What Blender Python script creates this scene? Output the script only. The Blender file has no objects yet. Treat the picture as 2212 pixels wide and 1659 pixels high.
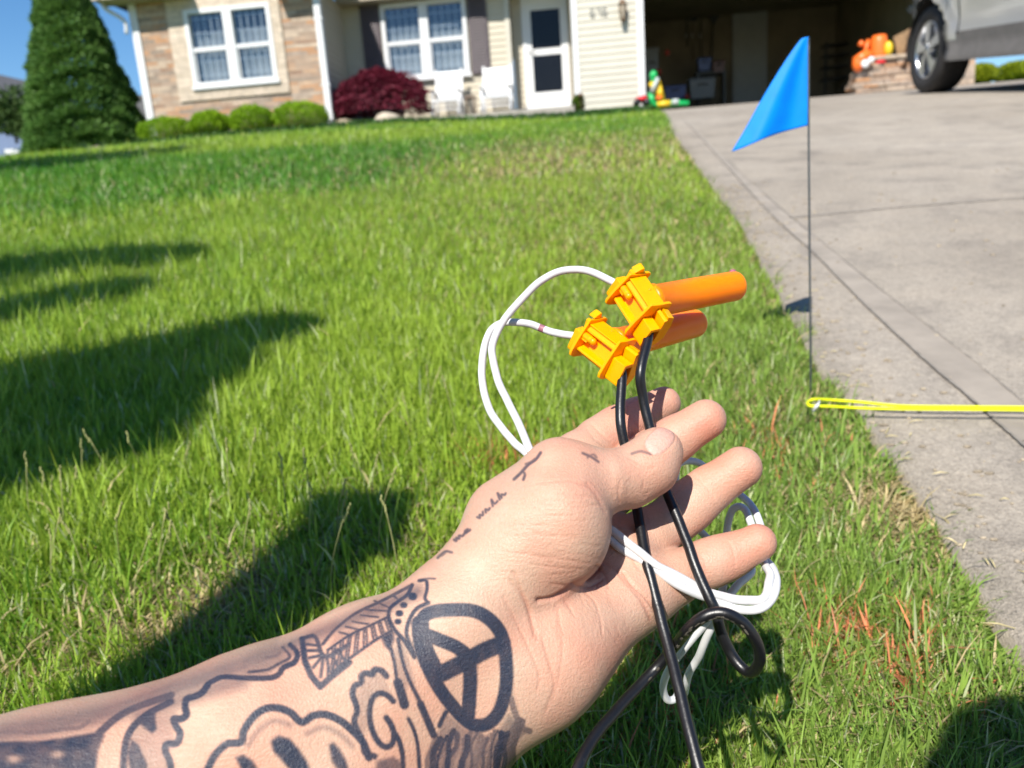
import bpy, bmesh, math, random
import numpy as np
from mathutils import Vector, Matrix

scene = bpy.context.scene
COL = scene.collection
R = math.radians

# ------------------------------------------------------------------ camera
EYE = np.array([0.0, 0.0, 0.38])
PITCH, ROLL, YAW = 13.2, -4.1, 6.0
FPX, CX, CY = 1609.0, 1106.0, 829.5          # focal length and centre in photo units (2212 wide)
def cam_axes():
    p, r, w = R(PITCH), R(ROLL), R(YAW)
    fw = np.array([-math.sin(w)*math.cos(p), math.cos(w)*math.cos(p), -math.sin(p)])
    rt = np.array([math.cos(w), math.sin(w), 0.0])
    up = np.cross(rt, fw)
    return math.cos(r)*rt+math.sin(r)*up, -math.sin(r)*rt+math.cos(r)*up, fw
RT, UP, FW = cam_axes()
cd = bpy.data.cameras.new("camera")
cam = bpy.data.objects.new("camera", cd)
COL.objects.link(cam)
cam.matrix_world = Matrix(((RT[0], UP[0], -FW[0], EYE[0]), (RT[1], UP[1], -FW[1], EYE[1]),
                           (RT[2], UP[2], -FW[2], EYE[2]), (0, 0, 0, 1)))
cd.sensor_width = 36
cd.lens = FPX/2212*36
cd.clip_start = 0.01
cd.clip_end = 600
cd.dof.use_dof = True
cd.dof.focus_distance = 0.33
cd.dof.aperture_fstop = 12
scene.camera = cam

# ------------------------------------------------------------------ light
SUN_AZ, SUN_EL = 18.0, 47.0                  # light travels towards azimuth AZ (clockwise from +Y)
LDIR = np.array([math.sin(R(SUN_AZ))*math.cos(R(SUN_EL)), math.cos(R(SUN_AZ))*math.cos(R(SUN_EL)), -math.sin(R(SUN_EL))])
world = bpy.data.worlds.new("World")
scene.world = world
world.use_nodes = True
wn = world.node_tree.nodes
wl = world.node_tree.links
bg = wn["Background"]
sky = wn.new("ShaderNodeTexSky")
sky.sky_type = 'NISHITA'
sky.sun_disc = False
sky.sun_elevation = R(SUN_EL)
sky.sun_rotation = R(180+SUN_AZ)
sky.altitude = 300
sky.dust_density = 0.3
sky.ozone_density = 4.0
hs = wn.new("ShaderNodeHueSaturation"); hs.inputs["Saturation"].default_value = 1.22
wl.new(sky.outputs[0], hs.inputs["Color"]); wl.new(hs.outputs[0], bg.inputs[0])
bg.inputs[1].default_value = 0.10
ld = bpy.data.lights.new("sun", 'SUN')
ld.energy = 5.0
ld.angle = R(0.53)
ld.color = (1.0, 0.95, 0.87)
sun = bpy.data.objects.new("sun", ld)
COL.objects.link(sun)
sun.rotation_euler = Vector(LDIR).to_track_quat('-Z', 'Y').to_euler()
vs = scene.view_settings
vs.view_transform = 'Standard'
vs.look = 'None'
vs.exposure = 0.55
vs.gamma = 1
vs.use_curve_mapping = False

# ------------------------------------------------------------------ helpers
def cp(u, v, d):
    """photo pixel + depth along the view axis -> camera-space metres (x right, y up, z forward)"""
    return np.array([(u-CX)/FPX*d, -(v-CY)/FPX*d, d])
def c2w(P):
    P = np.asarray(P, float)
    return EYE + P[..., 0:1]*RT + P[..., 1:2]*UP + P[..., 2:3]*FW
def W(u, v, d):
    return c2w(cp(u, v, d))
def ray(u, v):
    return FW + RT*(u-CX)/FPX - UP*(v-CY)/FPX
def at(u, v, Y):
    """point of the vertical plane y = Y seen at photo pixel u, v"""
    d = ray(u, v)
    return EYE + d*(Y/d[1])
def w2px(P):
    d = np.asarray(P)-EYE
    z = d@FW
    return CX+FPX*(d@RT)/z, CY-FPX*(d@UP)/z, z

def tag(o, label=None, cat=None, group=None, kind=None):
    if label: o["label"] = label
    if cat: o["category"] = cat
    if group: o["group"] = group
    if kind: o["kind"] = kind
    return o
def empty(name, loc=(0, 0, 0), parent=None):
    o = bpy.data.objects.new(name, None)
    o.empty_display_size = 0.05
    COL.objects.link(o)
    o.location = Vector(loc)
    if parent: o.parent = parent
    return o
def mesh_obj(name, verts, faces, mat=None, parent=None, smooth=False):
    me = bpy.data.meshes.new(name)
    me.from_pydata([tuple(v) for v in verts], [], [tuple(f) for f in faces])
    me.update()
    if mat: me.materials.append(mat)
    if smooth: me.polygons.foreach_set("use_smooth", [True]*len(me.polygons))
    o = bpy.data.objects.new(name, me)
    COL.objects.link(o)
    if parent:
        o.parent = parent
        o.matrix_parent_inverse = Matrix.Translation(-Vector(parent.location))
    return o
class MB:
    """collects shapes that form ONE part"""
    def __init__(s): s.v = []; s.f = []; s.sm = []
    def add(s, v, f, smooth=False):
        n = len(s.v); s.v += [tuple(map(float, p)) for p in v]
        s.f += [tuple(i+n for i in q) for q in f]; s.sm += [smooth]*len(f); return s
    def box(s, a, b, M=None, bevel=0.0):
        x0, y0, z0 = a; x1, y1, z1 = b
        if bevel <= 0:
            v = [(x, y, z) for x in (x0, x1) for y in (y0, y1) for z in (z0, z1)]
            f = [(0, 1, 3, 2), (4, 6, 7, 5), (0, 4, 5, 1), (2, 3, 7, 6), (0, 2, 6, 4), (1, 5, 7, 3)]
        else:
            bm = bmesh.new(); bmesh.ops.create_cube(bm, size=1)
            for q in bm.verts:
                q.co = Vector(((q.co.x+.5)*(x1-x0)+x0, (q.co.y+.5)*(y1-y0)+y0, (q.co.z+.5)*(z1-z0)+z0))
            bmesh.ops.bevel(bm, geom=bm.edges[:], offset=bevel, segments=2, affect='EDGES', profile=.5)
            bm.verts.index_update()
            v = [tuple(q.co) for q in bm.verts]; f = [[q.index for q in p.verts] for p in bm.faces]
            bm.free()
        if M is not None: v = [tuple(M(np.array(p))) for p in v]
        return s.add(v, f)
    def prism(s, poly, n0, n1, M, smooth=False):
        """2-D polygon (p, q) extruded along r from n0 to n1; M maps (p, q, r) to space"""
        n = len(poly)
        v = [M(np.array([p, q, n0])) for p, q in poly]+[M(np.array([p, q, n1])) for p, q in poly]
        f = [tuple(range(n))[::-1], tuple(range(n, 2*n))]+[(i, (i+1) % n, n+(i+1) % n, n+i) for i in range(n)]
        return s.add(v, f, smooth)
    def tube(s, pts, rad, seg=12, cap=True):
        pts = [np.array(p, float) for p in pts]
        n = len(pts)
        rad = list(rad) if hasattr(rad, '__len__') else [rad]*n
        T = []
        for i in range(n):
            t = pts[min(i+1, n-1)]-pts[max(i-1, 0)]
            T.append(t/(np.linalg.norm(t)+1e-12))
        a = np.array([0, 0, 1.0]) if abs(T[0][2]) < .9 else np.array([1.0, 0, 0])
        u = np.cross(T[0], a); u /= np.linalg.norm(u)
        v = []
        for i in range(n):
            u = u-T[i]*(u@T[i]); u /= np.linalg.norm(u)
            w = np.cross(T[i], u)
            for k in range(seg):
                c = 2*math.pi*k/seg
                v.append(pts[i]+rad[i]*(math.cos(c)*u+math.sin(c)*w))
        f = []
        for i in range(n-1):
            for k in range(seg):
                k2 = (k+1) % seg
                f.append((i*seg+k, i*seg+k2, (i+1)*seg+k2, (i+1)*seg+k))
        if cap:
            f.append(tuple(range(seg))[::-1]); f.append(tuple((n-1)*seg+k for k in range(seg)))
        return s.add(v, f, True)
    def ellipsoid(s, c, r, M=None, nu=16, nv=10):
        v = []; f = []
        for j in range(nv+1):
            th = math.pi*j/nv
            for i in range(nu):
                ph = 2*math.pi*i/nu
                p = np.array([r[0]*math.sin(th)*math.cos(ph), r[1]*math.sin(th)*math.sin(ph), r[2]*math.cos(th)])
                if M is not None: p = M @ p
                v.append(np.array(c)+p)
        for j in range(nv):
            for i in range(nu):
                i2 = (i+1) % nu
                f.append((j*nu+i, (j+1)*nu+i, (j+1)*nu+i2, j*nu+i2))
        return s.add(v, f, True)
    def lathe(s, prof, seg, M, cap=False):
        """profile (r, z) turned round the r=0 axis; M maps local to space"""
        v = []; f = []
        for (r, z) in prof:
            for k in range(seg):
                a = 2*math.pi*k/seg
                v.append(M(np.array([r*math.cos(a), r*math.sin(a), z])))
        for j in range(len(prof)-1):
            for k in range(seg):
                k2 = (k+1) % seg
                f.append((j*seg+k, j*seg+k2, (j+1)*seg+k2, (j+1)*seg+k))
        return s.add(v, f, True)
    def build(s, name, mat, parent=None):
        o = mesh_obj(name, s.v, s.f, mat, parent)
        o.data.polygons.foreach_set("use_smooth", s.sm)
        return o
def copy_tree(o, parent=None):
    c = o.copy(); COL.objects.link(c)
    if parent: c.parent = parent
    for ch in list(o.children): copy_tree(ch, c)
    return c
def catmull(P, n=12, closed=False):
    P = [np.array(p, float) for p in P]
    out = []
    m = len(P)
    for i in range(m-1):
        p0 = P[i-1] if i > 0 else 2*P[0]-P[1]
        p1, p2 = P[i], P[i+1]
        p3 = P[i+2] if i+2 < m else 2*P[-1]-P[-2]
        for k in range(n):
            t = k/n
            out.append(.5*((2*p1)+(-p0+p2)*t+(2*p0-5*p1+4*p2-p3)*t*t+(-p0+3*p1-3*p2+p3)*t**3))
    out.append(P[-1])
    return out

# ------------------------------------------------------------------ materials
def new_mat(name):
    m = bpy.data.materials.new(name); m.use_nodes = True
    nt = m.node_tree
    return m, nt, nt.nodes["Principled BSDF"]
def setin(b, **k):
    for n, v in k.items():
        n = n.replace('_', ' ')
        if n in b.inputs: b.inputs[n].default_value = v
def node(nt, t, **k):
    n = nt.nodes.new(t)
    for a, v in k.items(): setattr(n, a, v)
    return n
def noise(nt, scale, detail=3, rough=.5, vec=None, dist=0):
    n = nt.nodes.new("ShaderNodeTexNoise")
    n.inputs["Scale"].default_value = scale; n.inputs["Detail"].default_value = detail
    n.inputs["Roughness"].default_value = rough; n.inputs["Distortion"].default_value = dist
    if vec is not None: nt.links.new(vec, n.inputs["Vector"])
    return n
def ramp(nt, src, stops):
    r = nt.nodes.new("ShaderNodeValToRGB")
    e = r.color_ramp.elements
    while len(e) < len(stops): e.new(.5)
    for i, (p, c) in enumerate(stops):
        e[i].position = p; e[i].color = (*c, 1) if len(c) == 3 else c
    nt.links.new(src, r.inputs[0])
    return r
def mixc(nt, fac, a, b, mode='MIX'):
    m = nt.nodes.new("ShaderNodeMix"); m.data_type = 'RGBA'; m.blend_type = mode
    for s, i in ((fac, 0), (a, 6), (b, 7)):
        if hasattr(s, 'links') or hasattr(s, 'is_linked'): nt.links.new(s, m.inputs[i])
        else: m.inputs[i].default_value = s if i == 0 else (*s, 1)
    return m.outputs[2]
def bump(nt, b, src, strength=.3, dist=.01, prev=None):
    n = nt.nodes.new("ShaderNodeBump")
    n.inputs["Strength"].default_value = strength; n.inputs["Distance"].default_value = dist
    nt.links.new(src, n.inputs["Height"])
    if prev is not None: nt.links.new(prev.outputs[0], n.inputs["Normal"])
    nt.links.new(n.outputs[0], b.inputs["Normal"])
    return n
def objvec(nt, scale=None):
    t = nt.nodes.new("ShaderNodeNewGeometry").outputs["Position"]
    if scale:
        m = nt.nodes.new("ShaderNodeMapping"); m.inputs["Scale"].default_value = scale
        nt.links.new(t, m.inputs[0]); t = m.outputs[0]
    return t
def plain(name, col, rough=.5, var=.12, nscale=8, metal=0, bmp=0, bscale=40, spec=.5, **k):
    m, nt, b = new_mat(name)
    v = objvec(nt)
    n = noise(nt, nscale, 4, .6, v)
    lo = tuple(c*(1-var) for c in col); hi = tuple(min(1, c*(1+var)) for c in col)
    r = ramp(nt, n.outputs[0], [(.3, lo), (.7, hi)])
    nt.links.new(r.outputs[0], b.inputs["Base Color"])
    setin(b, Roughness=rough, Metallic=metal, Specular_IOR_Level=spec, **k)
    if bmp:
        n2 = noise(nt, bscale, 4, .6, v)
        bump(nt, b, n2.outputs[0], bmp, .002)
    return m

# ------------------------------------------------------------------ ground shape
GY = np.array([-30, -6, -2, 0, 1, 3, 5.5, 8, 11, 15, 18, 40, 200.])
GZ = np.array([-3.2, -.75, -.24, 0, .13, .455, .86, 1.185, 1.51, 1.96, 2.15, 2.1, 1.3])
def _pchip(x, y):
    h = np.diff(x); d = np.diff(y)/h
    m = np.zeros_like(y); m[0] = d[0]; m[-1] = d[-1]
    for i in range(1, len(x)-1):
        if d[i-1]*d[i] > 0:
            w1 = 2*h[i]+h[i-1]; w2 = h[i]+2*h[i-1]
            m[i] = (w1+w2)/(w1/d[i-1]+w2/d[i])
    return m
GM = _pchip(GY, GZ)
def gz(x, y):
    x = np.asarray(x, float); y = np.asarray(y, float)
    i = np.clip(np.searchsorted(GY, y)-1, 0, len(GY)-2)
    h = GY[i+1]-GY[i]; t = np.clip((y-GY[i])/h, 0, 1)
    z = (2*t**3-3*t**2+1)*GZ[i]+(t**3-2*t**2+t)*h*GM[i]+(-2*t**3+3*t**2)*GZ[i+1]+(t**3-t**2)*h*GM[i+1]
    # the lawn falls away towards the neighbour on the left
    c = np.clip((.5-x)/5, 0, 1); z = z+.17*c*c*(3-2*c)*np.clip(y/13.5, 0, 1.1)
    s = np.clip((-x-6.5)/14, 0, 1); s = s*s*(3-2*s)
    q = np.clip((y-4)/10, 0, 1)
    return z-2.4*s*q
def ghit(u, v):
    d = ray(u, v)
    lo, hi = .05, .05
    t = .05
    while t < 80:
        P = EYE+d*t
        if P[2] < gz(P[0], P[1]): break
        lo = t; t *= 1.04
    hi = t
    for _ in range(40):
        m = (lo+hi)/2; P = EYE+d*m
        if P[2] < gz(P[0], P[1]): hi = m
        else: lo = m
    return EYE+d*hi
# ------------------------------------------------------------------ implicit surfaces (for the body)
def seg_d(P, a, b, ra, rb):
    ab = b-a; L = ab@ab
    t = np.clip(((P-a)@ab)/L, 0, 1)
    d = P-a-t[:, None]*ab
    return np.sqrt((d*d).sum(1))-(ra+(rb-ra)*t)
def smin(a, b, k):
    h = np.maximum(k-np.abs(a-b), 0)/k
    return np.minimum(a, b)-h*h*k*.25
def smax(a, b, k): return -smin(-a, -b, k)
def chain_d(P, pts, rs, k=.004):
    d = None
    for i in range(len(pts)-1):
        e = seg_d(P, pts[i], pts[i+1], rs[i], rs[i+1])
        d = e if d is None else np.minimum(d, e) if k == 0 else smin(d, e, k)
    return d
def surface_net(fn, lo, hi, h, levels=4):
    lo = np.array(lo, float); hi = np.array(hi, float)
    H = h*2**levels
    n = np.ceil((hi-lo)/H).astype(int)
    g = np.stack(np.meshgrid(*[np.arange(k) for k in n], indexing='ij'), -1).reshape(-1, 3)
    for L in range(levels, -1, -1):
        s = h*2**L
        d = fn(lo+(g+.5)*s)
        g = g[np.abs(d) < s*1.05]
        if L:
            off = np.array([(i, j, k) for i in (0, 1) for j in (0, 1) for k in (0, 1)])
            g = (g[:, None]*2+off).reshape(-1, 3)
    N = 1 << 20
    enc = lambda q: (q[..., 0].astype(np.int64)*N+q[..., 1])*N+q[..., 2]
    g = g.astype(np.int64)
    off = np.array([(i, j, k) for i in (0, 1) for j in (0, 1) for k in (0, 1)])
    cor = g[:, None]+off
    uc, inv = np.unique(enc(cor).ravel(), return_inverse=True)
    cx = np.stack([uc//(N*N), (uc//N) % N, uc % N], -1)
    dv = fn(lo+cx*h)
    cd_ = dv[inv].reshape(-1, 8)
    keep = (cd_.min(1) < 0) & (cd_.max(1) >= 0)
    g = g[keep]; cor = cor[keep]; cd_ = cd_[keep]
    edges = [(a, b) for a in range(8) for b in range(a+1, 8) if bin(a ^ b).count('1') == 1]
    acc = np.zeros((len(g), 3)); cnt = np.zeros(len(g))
    for a, b in edges:
        da, db = cd_[:, a], cd_[:, b]
        m = (da < 0) != (db < 0)
        t = np.where(m, da/np.where(m, da-db, 1), 0)
        p = cor[:, a]+(cor[:, b]-cor[:, a])*t[:, None]
        acc += p*m[:, None]; cnt += m
    V = lo+acc/cnt[:, None]*h
    ce = enc(g); order = np.argsort(ce); ces = ce[order]
    faces = []
    for ax in range(3):
        o1, o2 = [(1, 2), (2, 0), (0, 1)][ax]
        # edge from corner 0 of the cell along ax
        ca = 0; cb = [4, 2, 1][ax]
        da, db = cd_[:, ca], cd_[:, cb]
        m = (da < 0) != (db < 0)
        gm = g[m]
        e1 = np.zeros(3, int); e1[o1] = 1
        e2 = np.zeros(3, int); e2[o2] = 1
        idx = []; ok = np.ones(len(gm), bool)
        for q in (gm, gm-e1, gm-e1-e2, gm-e2):
            k = enc(q); p = np.clip(np.searchsorted(ces, k), 0, len(ces)-1)
            ok &= ces[p] == k
            idx.append(order[p])
        F = np.stack(idx, -1)
        fl = db[m] < 0
        F[fl] = F[fl][:, ::-1]
        faces.append(F[ok])
    F = np.concatenate(faces)
    # project the vertices on the surface
    for _ in range(2):
        e = h*.4
        d0 = fn(V)
        G = np.stack([fn(V+np.eye(3)[i]*e)-fn(V-np.eye(3)[i]*e) for i in range(3)], -1)/(2*e)
        gn = np.sqrt((G*G).sum(1))+1e-9
        V = V-G*(np.clip(d0, -h, h)/gn**2)[:, None]
    return V, F, G/gn[:, None]
def fast_mesh(name, V, F, mat, parent=None, smooth=True):
    me = bpy.data.meshes.new(name)
    me.vertices.add(len(V)); me.vertices.foreach_set("co", np.asarray(V, np.float32).ravel())
    n = F.shape[1]
    me.loops.add(len(F)*n); me.loops.foreach_set("vertex_index", np.asarray(F, np.int32).ravel())
    me.polygons.add(len(F)); me.polygons.foreach_set("loop_start", np.arange(len(F), dtype=np.int32)*n)
    me.polygons.foreach_set("use_smooth", np.full(len(F), smooth))
    me.materials.append(mat)
    me.update(calc_edges=True)
    o = bpy.data.objects.new(name, me); COL.objects.link(o)
    if parent:
        o.parent = parent; o.matrix_parent_inverse = Matrix.Translation(-Vector(parent.location))
    return o
def set_col(o, name, C):
    a = o.data.color_attributes.new(name, 'FLOAT_COLOR', 'POINT')
    C = np.asarray(C, np.float32)
    if C.shape[1] == 3: C = np.concatenate([C, np.ones((len(C), 1), np.float32)], 1)
    a.data.foreach_set("color", C.ravel())
# ------------------------------------------------------------------ the photographer's arm and hand
Z1 = lambda x, y, d: cp(884.8+.4*x, 778.6+.4*y, d)
def zx(fr, pts):
    x0, y0, s = {'1': (884.8, 778.6, .4), 'A': (707.8, 1238.7, .25328), 'B': (309.7, 1283, .22664), 'C': (0, 1371.4, .2),
                 'P': (1203.3, 557.4, .17602), 'L': (1371.4, 1061.8, .29322), 'H': (884.8, 929, .32), 'D': (0, 0, 1)}[fr]
    return [(x0+s*p[0], y0+s*p[1]) for p in pts]

mm = .001
FINGERS = {
 'index':  ([Z1(790, 650, .322), Z1(1020, 437, .340), Z1(1212, 317, .350), Z1(1372, 232, .354)], [12.5, 10.4, 9.2, 8.0]),
 'middle': ([Z1(945, 815, .318), Z1(1200, 590, .330), Z1(1430, 425, .330), Z1(1600, 318, .328)], [11.2, 10.4, 9.6, 8.8]),
 'ring':   ([Z1(1135, 1045, .306), Z1(1402, 875, .317), Z1(1612, 698, .320), Z1(1788, 578, .318)], [11.0, 10.1, 9.4, 8.9]),
 'pinky':  ([Z1(1270, 1240, .296), Z1(1545, 1122, .303), Z1(1745, 1048, .304), Z1(1880, 982, .302)], [10.8, 8.9, 8.1, 7.4]),
}
THUMB = ([Z1(860, 655, .281), Z1(1030, 655, .284), Z1(1180, 632, .289), Z1(1290, 570, .291), Z1(1342, 492, .292)], [13.8, 11.8, 11.2, 11.0, 9.6])
def hand_sdf(P):
    # palm: metacarpals fanned from the wrist
    m = None
    for a, b, ra, rb in (
        (Z1(430, 1290, .287), FINGERS['index'][0][0], 13.5, 12.5),
        (Z1(500, 1400, .285), FINGERS['middle'][0][0], 13.5, 12.5),
        (Z1(600, 1500, .284), FINGERS['ring'][0][0], 13.5, 12.2),
        (Z1(720, 1590, .282), FINGERS['pinky'][0][0], 13.5, 12.0),
        (Z1(800, 660, .318), Z1(940, 880, .314), 11.0, 10.5),
        (Z1(1120, 1060, .303), FINGERS['pinky'][0][0], 11.5, 11.0),
    ):
        e = seg_d(P, a, b, ra*mm, rb*mm)
        m = e if m is None else smin(m, e, .010)
    # hypothenar
    e = seg_d(P, Z1(830, 1515, .276), Z1(1115, 1320, .289), 15*mm, 12.5*mm)
    e = smin(e, seg_d(P, Z1(680, 1690, .274), Z1(880, 1500, .282), 17*mm, 15.5*mm), .012)
    m = smin(m, e, .010)
    # wrist and forearm
    w = None
    for (u1, v1, d1, r1, u2, v2, d2, r2) in (
        (1010, 1322, .276, 19, 1003, 1342, .272, 19.5),
        (1003, 1342, .272, 19.5, 790, 1462, .262, 23), (790, 1462, .262, 23, 562, 1596, .250, 27.5), (562, 1596, .250, 27.5, 47, 1801, .232, 34),
        (1100, 1438, .276, 18.5, 1078, 1452, .274, 19), (1078, 1452, .274, 19, 985, 1572, .268, 20.5), (985, 1572, .268, 20.5, 740, 1745, .252, 27), (740, 1745, .252, 27, 85, 1990, .232, 36), (900, 1480, .262, 20, 700, 1660, .25, 26)):
        e = seg_d(P, cp(u1, v1, d1), cp(u2, v2, d2), r1*mm, r2*mm)
        w = e if w is None else smin(w, e, .012)
    w = smin(w, seg_d(P, cp(60, 1860, .232), cp(-700, 2300, .19), 37*mm, 40*mm), .02)
    w = smin(w, seg_d(P, cp(1003, 1342, .272), Z1(480, 1160, .276), 19*mm, 17.5*mm), .015)
    w = smin(w, seg_d(P, cp(1090, 1448, .274), Z1(740, 1620, .276), 18*mm, 16.5*mm), .015)
    m = smin(m, w, .016)
    # thenar
    t = seg_d(P, Z1(455, 1120, .276), Z1(800, 815, .274), 18*mm, 18.5*mm)
    t = smin(t, seg_d(P, Z1(620, 1080, .276), Z1(815, 985, .275), 17*mm, 15.5*mm), .012)
    t = smin(t, seg_d(P, Z1(520, 840, .288), Z1(800, 640, .286), 15*mm, 13.0*mm), .012)
    m = smin(m, t, .0055)
    th = chain_d(P, THUMB[0], [r*mm for r in THUMB[1]], .004)
    th = smin(th, seg_d(P, Z1(800, 590, .281), Z1(870, 600, .281), 11.6*mm, 11.0*mm), .006)
    # flatten the thumb tip behind the nail
    m = smin(m, th, .005)
    f = None
    for k, (pts, rs) in FINGERS.items():
        e = chain_d(P, pts, [r*mm for r in rs], .0035)
        # slightly flattened pads, fuller between the joints
        for i in (0, 1):
            c = (pts[i]*.5+pts[i+1]*.5)
            e = smin(e, np.sqrt(((P-c)**2).sum(1))-(.5*(rs[i]+rs[i+1])+.15)*mm, .006)
        f = e if f is None else smin(f, e, .0016)
    m = smin(m, f, .0035)
    return m

# strokes of the tattoos: (frame, points, width, strength)
INK = []
def ink(fr, pts, w, a=.9, n=5, smooth=True, soft=1.7):
    s = {'1': .4, 'A': .25328, 'B': .22664, 'C': .2, 'P': .176, 'L': .293, 'H': .32, 'D': 1}[fr]
    q = zx(fr, pts)
    if smooth and len(q) > 2: q = [tuple(p) for p in catmull([(*p, 0) for p in q], n)]
    INK.append((np.array([p[:2] for p in q]), w*s*.5*(1.36 if w < 80 else 1.26), a, soft))
FILL = []
def fill(fr, pts, a=.8): FILL.append((np.array(zx(fr, pts)), a))
ring = [(800, 400), (850, 345), (950, 318), (1080, 310), (1200, 312), (1310, 345), (1400, 410), (1470, 500), (1508, 620), (1522, 760), (1526, 900), (1508, 1040),
        (1466, 1170), (1400, 1258), (1320, 1296), (1230, 1286), (1150, 1226), (1060, 1126), (965, 1000), (885, 860), (822, 720), (785, 580), (780, 470), (800, 400)]
ink('A', ring, 92, .93)
ink('A', [(790, 430), (800, 560), (850, 700), (930, 860)], 120, .93)
ink('A', [(1490, 600), (1350, 655), (1230, 720), (1080, 800), (960, 860)], 118, .93)
ink('A', [(1230, 730), (1100, 630), (960, 570), (860, 530)], 92, .93)
ink('A', [(1215, 790), (1215, 950), (1200, 1200)], 96, .93)
ink('A', [(860, 250), (760, 300), (700, 390), (672, 500), (700, 600), (745, 705)], 26)
ink('A', [(780, 62), (838, 60), (848, 130), (830, 210), (860, 252)], 22)
ink('A', [(800, 60), (850, 44), (915, 45)], 12, .7)
ink('A', [(720, 100), (680, 180), (600, 240), (530, 300), (522, 380), (570, 480), (650, 570), (740, 715)], 28)
for x, y, r in ((725, 195, 26), (648, 268, 20), (612, 340, 20), (600, 410, 18)): ink('A', [(x-6, y), (x+6, y)], r*2, .95)
ink('A', [(700, 110), (450, 240), (240, 340), (60, 480), (-40, 600)], 24, .8)
up_ = [(505, 375), (350, 450), (180, 530), (0, 655)]; lo_ = [(545, 490), (420, 560), (250, 680), (100, 790), (0, 900)]
ink('A', up_, 18); ink('A', lo_, 20)
U_ = catmull([(*p, 0) for p in up_], 8); L_ = catmull([(*p, 0) for p in lo_], 6)
for k in range(17):
    i = k/16; a = U_[int(i*(len(U_)-1))]; b = L_[int(i*(len(L_)-1))]
    ink('A', [tuple(a[:2]), tuple(b[:2])], 15, .85)
for a, b in (((400, 235), (520, 290)), ((330, 310), (500, 320)), ((280, 355), (430, 372)), ((210, 410), (345, 432)), ((150, 452), (275, 482)), ((100, 500), (205, 530)), ((560, 190), (610, 230))):
    ink('A', [a, b], 16, .85)
ink('A', [(540, 640), (570, 760), (590, 900), (620, 1000), (655, 1140)], 24)
ink('A', [(600, 930), (630, 1030), (655, 1120)], 60)
ink('A', [(600, 560), (640, 750), (700, 920), (780, 1080), (840, 1240), (905, 1390)], 26)
ink('A', [(790, 1110), (850, 1250), (905, 1380)], 46)
ink('A', [(690, 1240), (740, 1350), (770, 1480), (785, 1700)], 24)
fill('A', [(450, 540), (560, 490), (570, 560), (530, 660), (490, 620)], .9)
ink('A', [(500, 875), (460, 830), (400, 822), (380, 862), (330, 850), (290, 872), (285, 930), (232, 960), (212, 1030), (240, 1110), (252, 1180), (228, 1250),
          (250, 1330), (300, 1430), (320, 1530), (400, 1560)], 40, .9, 6)
ink('A', [(560, 1090), (510, 1040), (440, 1022), (380, 1070), (358, 1180), (370, 1300), (420, 1420), (490, 1480), (552, 1450), (565, 1370), (540, 1290), (500, 1230)], 38, .9, 6)
ink('A', [(560, 1340), (610, 1430), (640, 1560), (640, 1700)], 32)
fill('A', [(420, 1600), (560, 1560), (620, 1600), (640, 1720), (400, 1720)], .6)
ink('A', [(1010, 1180), (980, 1240), (955, 1300)], 30)
fill('A', [(1010, 1180), (1150, 1310), (1300, 1390), (1450, 1350), (1550, 1190), (1630, 1300), (1720, 1340), (1560, 1480), (1400, 1720), (880, 1720), (880, 1450), (960, 1320)], .40)
rs_ = random.Random(4)
for k in range(26):
    x = 900+k*29; y0 = 1380+40*math.sin(k)+(0 if x < 1400 else -120*(x-1400)/250)
    ink('A', [(x+30, y0), (x+rs_.uniform(-30, 30), y0+110), (x+rs_.uniform(-60, 10), y0+230), (x-40, y0+400)], rs_.uniform(16, 50), rs_.uniform(.45, .95))
ink('A', [(1560, 1060), (1600, 1200), (1650, 1310), (1720, 1345)], 40, .55)
# scallop-edged flower
ink('B', [(600, 1700), (680, 1540), (800, 1430), (930, 1412), (960, 1300), (1050, 1170), (1150, 1100), (1270, 1085), (1400, 1130), (1510, 1222), (1620, 1160), (1740, 1150), (1880, 1210), (1990, 1300), (2090, 1410), (2150, 1560)], 54, .95, 6)
fill('B', [(1215, 1400), (1290, 1350), (1390, 1380), (1480, 1480), (1560, 1600), (1600, 1720), (1440, 1720), (1330, 1600), (1240, 1500)], .95)
fill('B', [(1770, 1440), (1810, 1415), (1870, 1480), (1930, 1590), (1970, 1720), (1880, 1720), (1800, 1600)], .95)
fill('B', [(880, 1560), (950, 1530), (1040, 1590), (1120, 1720), (960, 1720)], .9)
ink('B', [(1300, 1390), (1420, 1560), (1500, 1700)], 9, .0)
ink('B', [(1000, 1440), (1100, 1300), (1250, 1210), (1400, 1250)], 22, .45, soft=8)
ink('B', [(1560, 1330), (1720, 1270), (1880, 1340), (1990, 1450)], 22, .45, soft=8)
fill('A', [(330, 860), (400, 830), (470, 850), (560, 1060), (440, 1000), (350, 1080), (350, 1300), (300, 1400), (250, 1300), (250, 1000)], .22)
fill('A', [(600, 560), (660, 620), (760, 1000), (920, 1380), (860, 1360), (700, 940)], .28)
fill('A', [(560, 660), (600, 600), (690, 920), (660, 1120), (600, 930)], .25)
fill('A', [(540, 300), (700, 130), (560, 230), (300, 330), (80, 500), (0, 640), (200, 520), (510, 380)], .22)
fill('C', [(1380, 1130), (1480, 980), (1640, 850), (1850, 730), (1980, 700), (1900, 860), (1860, 1000), (1900, 1180), (1800, 1300), (1850, 1500), (1340, 1500)], .25)
ink('B', [(1400, 485), (1465, 560), (1440, 650), (1335, 700), (1290, 765), (1200, 800), (950, 800), (760, 790), (640, 840)], 42)
ink('B', [(1330, 510), (1395, 600), (1290, 665), (1180, 722), (1000, 745)], 26, .8)
ink('B', [(1180, 600), (1260, 590), (1300, 560)], 30, .6)
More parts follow.
